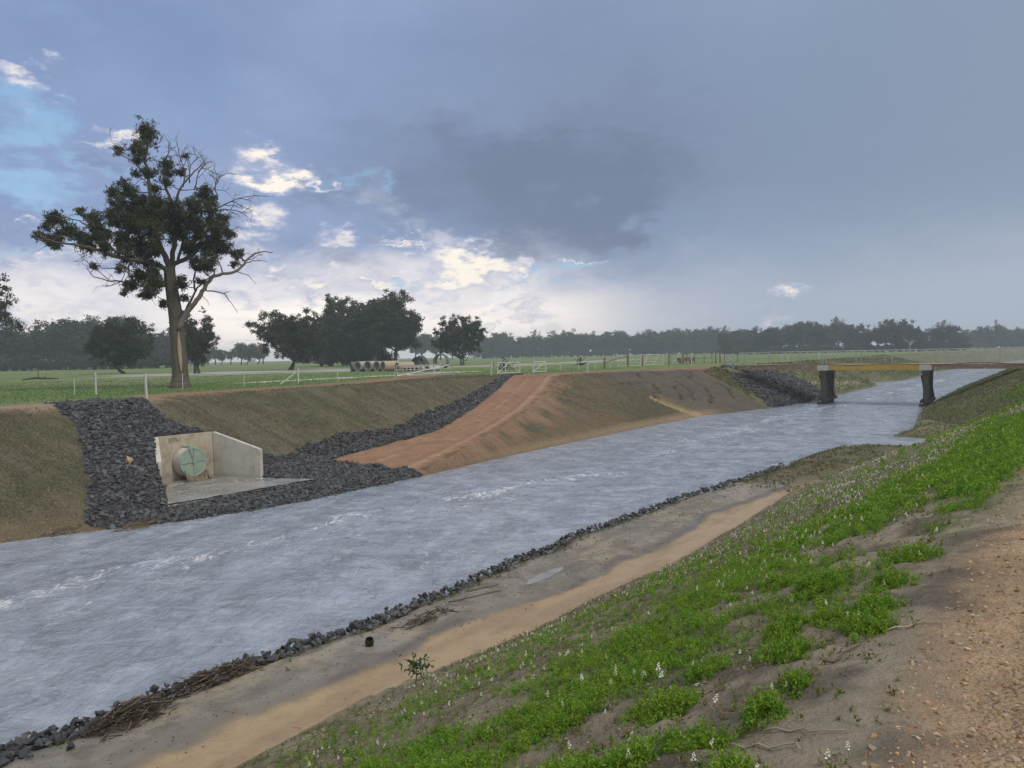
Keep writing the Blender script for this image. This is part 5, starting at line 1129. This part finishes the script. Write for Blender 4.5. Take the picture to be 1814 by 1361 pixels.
nA = q.noise(dv, 2.2, 6, .55, .3); nB = q.noise(dv, 6.5, 8, .62, .5); nC = q.noise(pl, .8, 6, .58, .4); nD = q.noise(dv, 20, 6, .65, .4)
w1 = q.vmath('SCALE', q.vmath('SUBTRACT', q.noise(dv, 5, 4, .6, 0, 'Color'), (.5, .5, .5)), .20); w2 = q.vmath('SCALE', q.vmath('SUBTRACT', q.noise(dv, 17, 5, .65, 0, 'Color'), (.5, .5, .5)), .11)
dw_ = q.vmath('ADD', d0, q.vmath('ADD', w1, w2)); ds_soft = q.vmath('ADD', d0, q.vmath('SCALE', w1, .6))
def blob(az, el, ra, re, tilt=0, vec=None):
    a, e, t = map(math.radians, (az, el, tilt)); c = Vector((math.sin(a) * math.cos(e), math.cos(a) * math.cos(e), math.sin(e))); h_ = Vector((math.cos(a), -math.sin(a), 0)); u_ = h_.cross(c)
    t1 = h_ * math.cos(t) + u_ * math.sin(t); t2 = u_ * math.cos(t) - h_ * math.sin(t); v = vec or dw_; sub = q.vmath('SUBTRACT', v, tuple(c))
    x = q.vmath('DOT_PRODUCT', sub, tuple(t1 / math.radians(ra))); y = q.vmath('DOT_PRODUCT', sub, tuple(t2 / math.radians(re))); z = q.vmath('DOT_PRODUCT', sub, tuple(c / .35))
    s_ = q.math('ADD', q.math('ADD', q.math('MULTIPLY', x, x), q.math('MULTIPLY', y, y)), q.math('MULTIPLY', z, z))
    return q.math('POWER', 2.71828, q.math('MULTIPLY', s_, -1.0))
def blobs(L, vec=None):
    r = None
    for b in L:
        amp = b[5] if len(b) > 5 else 1.0; k = q.math('MULTIPLY', blob(*b[:5], vec=vec), amp); r = k if r is None else q.math('MAXIMUM', r, k)
    return r
def lin(r, g_, b): f = lambda c: (c / 255 / 12.92) if c < 10 else ((c / 255 + .055) / 1.055) ** 2.4; return (f(r), f(g_), f(b), 1)
c = q.mix(q.mapr(nA, .32, .68, 0, 1, True), lin(124, 144, 182), lin(141, 160, 197))
c = q.mix(q.mapr(nC, .42, .66, 0, .6, True), c, lin(119, 135, 167))
c = q.mix(q.mapr(X_, -.10, .55, 0, .95, True), c, lin(132, 147, 168))                    # greyer rain sky to the right
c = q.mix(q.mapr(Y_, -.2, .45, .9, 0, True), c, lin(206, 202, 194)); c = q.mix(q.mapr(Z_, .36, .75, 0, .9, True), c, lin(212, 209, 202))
c = q.mix(q.math('MULTIPLY', q.mapr(Z_, .22, .03, 0, .75, True), q.mapr(X_, .05, .30, 0, 1, True)), c, lin(160, 174, 194))
vl = blobs([(11, 15, 20, 9, -8), (0, 12, 14, 6, -6, .8)], ds_soft); c = q.mix(q.math('MULTIPLY', vl, .75), c, lin(120, 134, 158))
dk = blobs([(3.5, 12.8, 12, 5.0, -6), (7.5, 9.8, 5.5, 2.2, 4, 1.15), (7.0, 11, 6.5, 3.2, 4), (1.0, 9.0, 5.0, 2.4, -6, .85), (-6, 12, 7, 2.8, -8, .6), (8, 17, 12, 5, 0, .45), (-15, 11.3, 4, 1.3, 0, .5), (-11, 6.6, 5, 1.1, 0, .75), (-3.8, 6.0, 1.9, .45, 0, .9), (-27, 12.6, 4, .8, -10, .5), (0, 16, 11, 3.5, 0, .45), (-12, 16.5, 12, 2.0, 0, .35)])
dk = q.math('MULTIPLY', dk, q.mapr(nB, .25, .7, .85, 1.15))
c = q.mix(q.mapr(dk, .12, 1.0, 0, .82, True), c, lin(104, 115, 140))
pale = q.math('MULTIPLY', q.mapr(q.math('ADD', Z_, q.math('MULTIPLY', q.math('SUBTRACT', nB, .5), .16)), .165, .06, 0, 1, True), q.mapr(X_, .14, -.08, .2, 1, True))
c = q.mix(q.math('MULTIPLY', pale, .82), c, lin(212, 210, 222))
pk = q.math('MULTIPLY', q.mapr(q.math('ADD', Z_, q.math('MULTIPLY', q.math('SUBTRACT', nB, .5), .15)), .145, .04, 0, 1, True), blobs([(-13, 3, 14, 6, 0), (1, 3, 8, 3.5, 0, .9), (-31, 3, 8, 4, 0, .6)], ds_soft))
c = q.mix(q.math('MULTIPLY', pk, .9), c, tuple(x * 1.3 for x in lin(250, 238, 226)[:3]))
nE = q.noise(dv, 11, 8, .6, .5); cum = q.math('MULTIPLY', q.mapr(X_, .16, -.06, 0, 1, True), q.math('MULTIPLY', q.mapr(Z_, .26, .14, 0, 1, True), q.mapr(Z_, .0, .05, .35, 1)))
cum = q.math('MULTIPLY', cum, q.mapr(dk, .15, .5, 1, 0))
c = q.mix(q.math('MULTIPLY', cum, q.mapr(nE, .52, .70, 0, .7, True)), c, lin(226, 221, 226)); c = q.mix(q.math('MULTIPLY', cum, q.mapr(nE, .49, .33, 0, .8, True)), c, lin(140, 152, 188))
cy = blobs([(-33, 14.8, 2.4, 2.3, 0, 1), (-31.5, 10.2, 4.5, 1.5, -14, 1), (-27.6, 11.9, 3.2, .8, -16, .7), (-12.5, 13.2, 2.6, .8, 5, .62), (-9.6, 12.4, 1.3, .7, 0, .5), (4.2, 6.1, 2.3, .75, 8, .9), (1.5, 5.6, 1.6, .9, 0, .7), (-7.8, 5.2, 1.3, .5, 0, .8), (-31, 7.2, 2.6, .8, 0, .7), (-30, 21, 5, 1.6, 0, .35), (2.6, 7.8, 2.0, .5, 18, .45)])
cy = q.math('MULTIPLY', cy, q.mapr(nE, .32, .60, .35, 1.25))
crm = blobs([(-17.2, 13.3, 1.75, .95, -14, 1.25), (-14.6, 12.5, 1.3, .45, -22, .75), (-12.2, 9.0, 1.6, .7, 12, .95), (-18.7, 10.3, 1.5, 1.0, -30, .85), (-31.3, 7.8, .9, .6, 0, .95), (-2.4, 7.2, 2.8, 1.1, -14, 1.3), (-5.6, 6.1, 3.0, 1.0, 10, 1.15), (-.3, 5.9, 1.3, .6, -30, .85), (-13.8, 5.6, 1.1, .9, -20, .75), (-9.4, 5.0, 1.6, .5, 0, .7), (18.9, 2.7, 1.9, .85, 15, .7), (-32.6, 16.6, 1.3, .9, -20, .75), (-27.3, 14.8, 1.9, .55, -8, .75), (-7.2, 8.4, 1.4, .35, -22, .7), (4.5, 6.75, 1.7, .16, 2, .85), (-16.5, 6.6, 1.0, .7, 0, .75), (1.2, 2.6, 1.6, .5, 0, .6), (-32.5, 5.9, 1.2, .5, 0, .7), (-29.5, 4.2, 3, .9, 0, .45), (-20, 8.0, 1.2, 1.0, 0, .65)])
crm = q.math('MULTIPLY', crm, q.math('MULTIPLY', q.mapr(nB, .28, .62, .5, 1.35), q.mapr(nD, .3, .7, .55, 1.35)))
soft = q.mapr(crm, .06, .60, 0, .8, True); hard = q.mapr(crm, .30, 1.1, 0, 1, True)
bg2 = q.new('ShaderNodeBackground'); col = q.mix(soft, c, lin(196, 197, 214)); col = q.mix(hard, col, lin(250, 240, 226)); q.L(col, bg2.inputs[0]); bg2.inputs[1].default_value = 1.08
cl = q.new('ShaderNodeBackground'); q.L(q.mix(.55, q.mix(1.0, sky.outputs[0], (.115, .115, .115), 'MULTIPLY'), lin(150, 196, 240)), cl.inputs[0]); cl.inputs[1].default_value = 1.0
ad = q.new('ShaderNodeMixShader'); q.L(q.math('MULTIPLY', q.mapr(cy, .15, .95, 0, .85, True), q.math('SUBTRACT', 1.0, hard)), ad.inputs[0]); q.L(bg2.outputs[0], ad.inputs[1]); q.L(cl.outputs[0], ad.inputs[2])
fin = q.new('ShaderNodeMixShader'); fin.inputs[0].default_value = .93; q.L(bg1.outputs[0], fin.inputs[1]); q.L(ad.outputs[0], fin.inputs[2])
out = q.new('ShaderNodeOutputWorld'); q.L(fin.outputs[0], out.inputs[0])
ld = bpy.data.lights.new('sun', 'SUN'); ld.energy = 1.5; ld.angle = math.radians(14); ld.color = (1.0, .93, .84); lo = bpy.data.objects.new('sun', ld); COLL.objects.link(lo)
lo.rotation_euler = Vector((math.sin(SUN_AZ) * math.cos(SUN_EL), math.cos(SUN_AZ) * math.cos(SUN_EL), math.sin(SUN_EL))).to_track_quat('Z', 'Y').to_euler()
cd = bpy.data.cameras.new('camera'); cam = bpy.data.objects.new('camera', cd); COLL.objects.link(cam); scene.camera = cam
cd.sensor_width = 36; cd.lens = 36 * 1365 / 1814; cd.clip_start = .05; cd.clip_end = 20000
pt, rl = math.atan(50.6 / 1365), math.atan(.02)
cam.matrix_world = Matrix.Translation((0, 0, CAMH)) @ Matrix.Rotation(math.pi / 2 - pt, 4, 'X') @ Matrix.Rotation(-rl, 4, 'Z')
scene.view_settings.view_transform = 'Standard'; scene.view_settings.look = 'None'; scene.view_settings.exposure = .1; scene.view_settings.gamma = 1
cy_ = scene.cycles; cy_.max_bounces = 5; cy_.diffuse_bounces = 2; cy_.glossy_bounces = 2; cy_.transmission_bounces = 2; cy_.volume_bounces = 1; cy_.transparent_max_bounces = 4
cy_.use_denoising = True; cy_.denoising_prefilter = 'NONE'
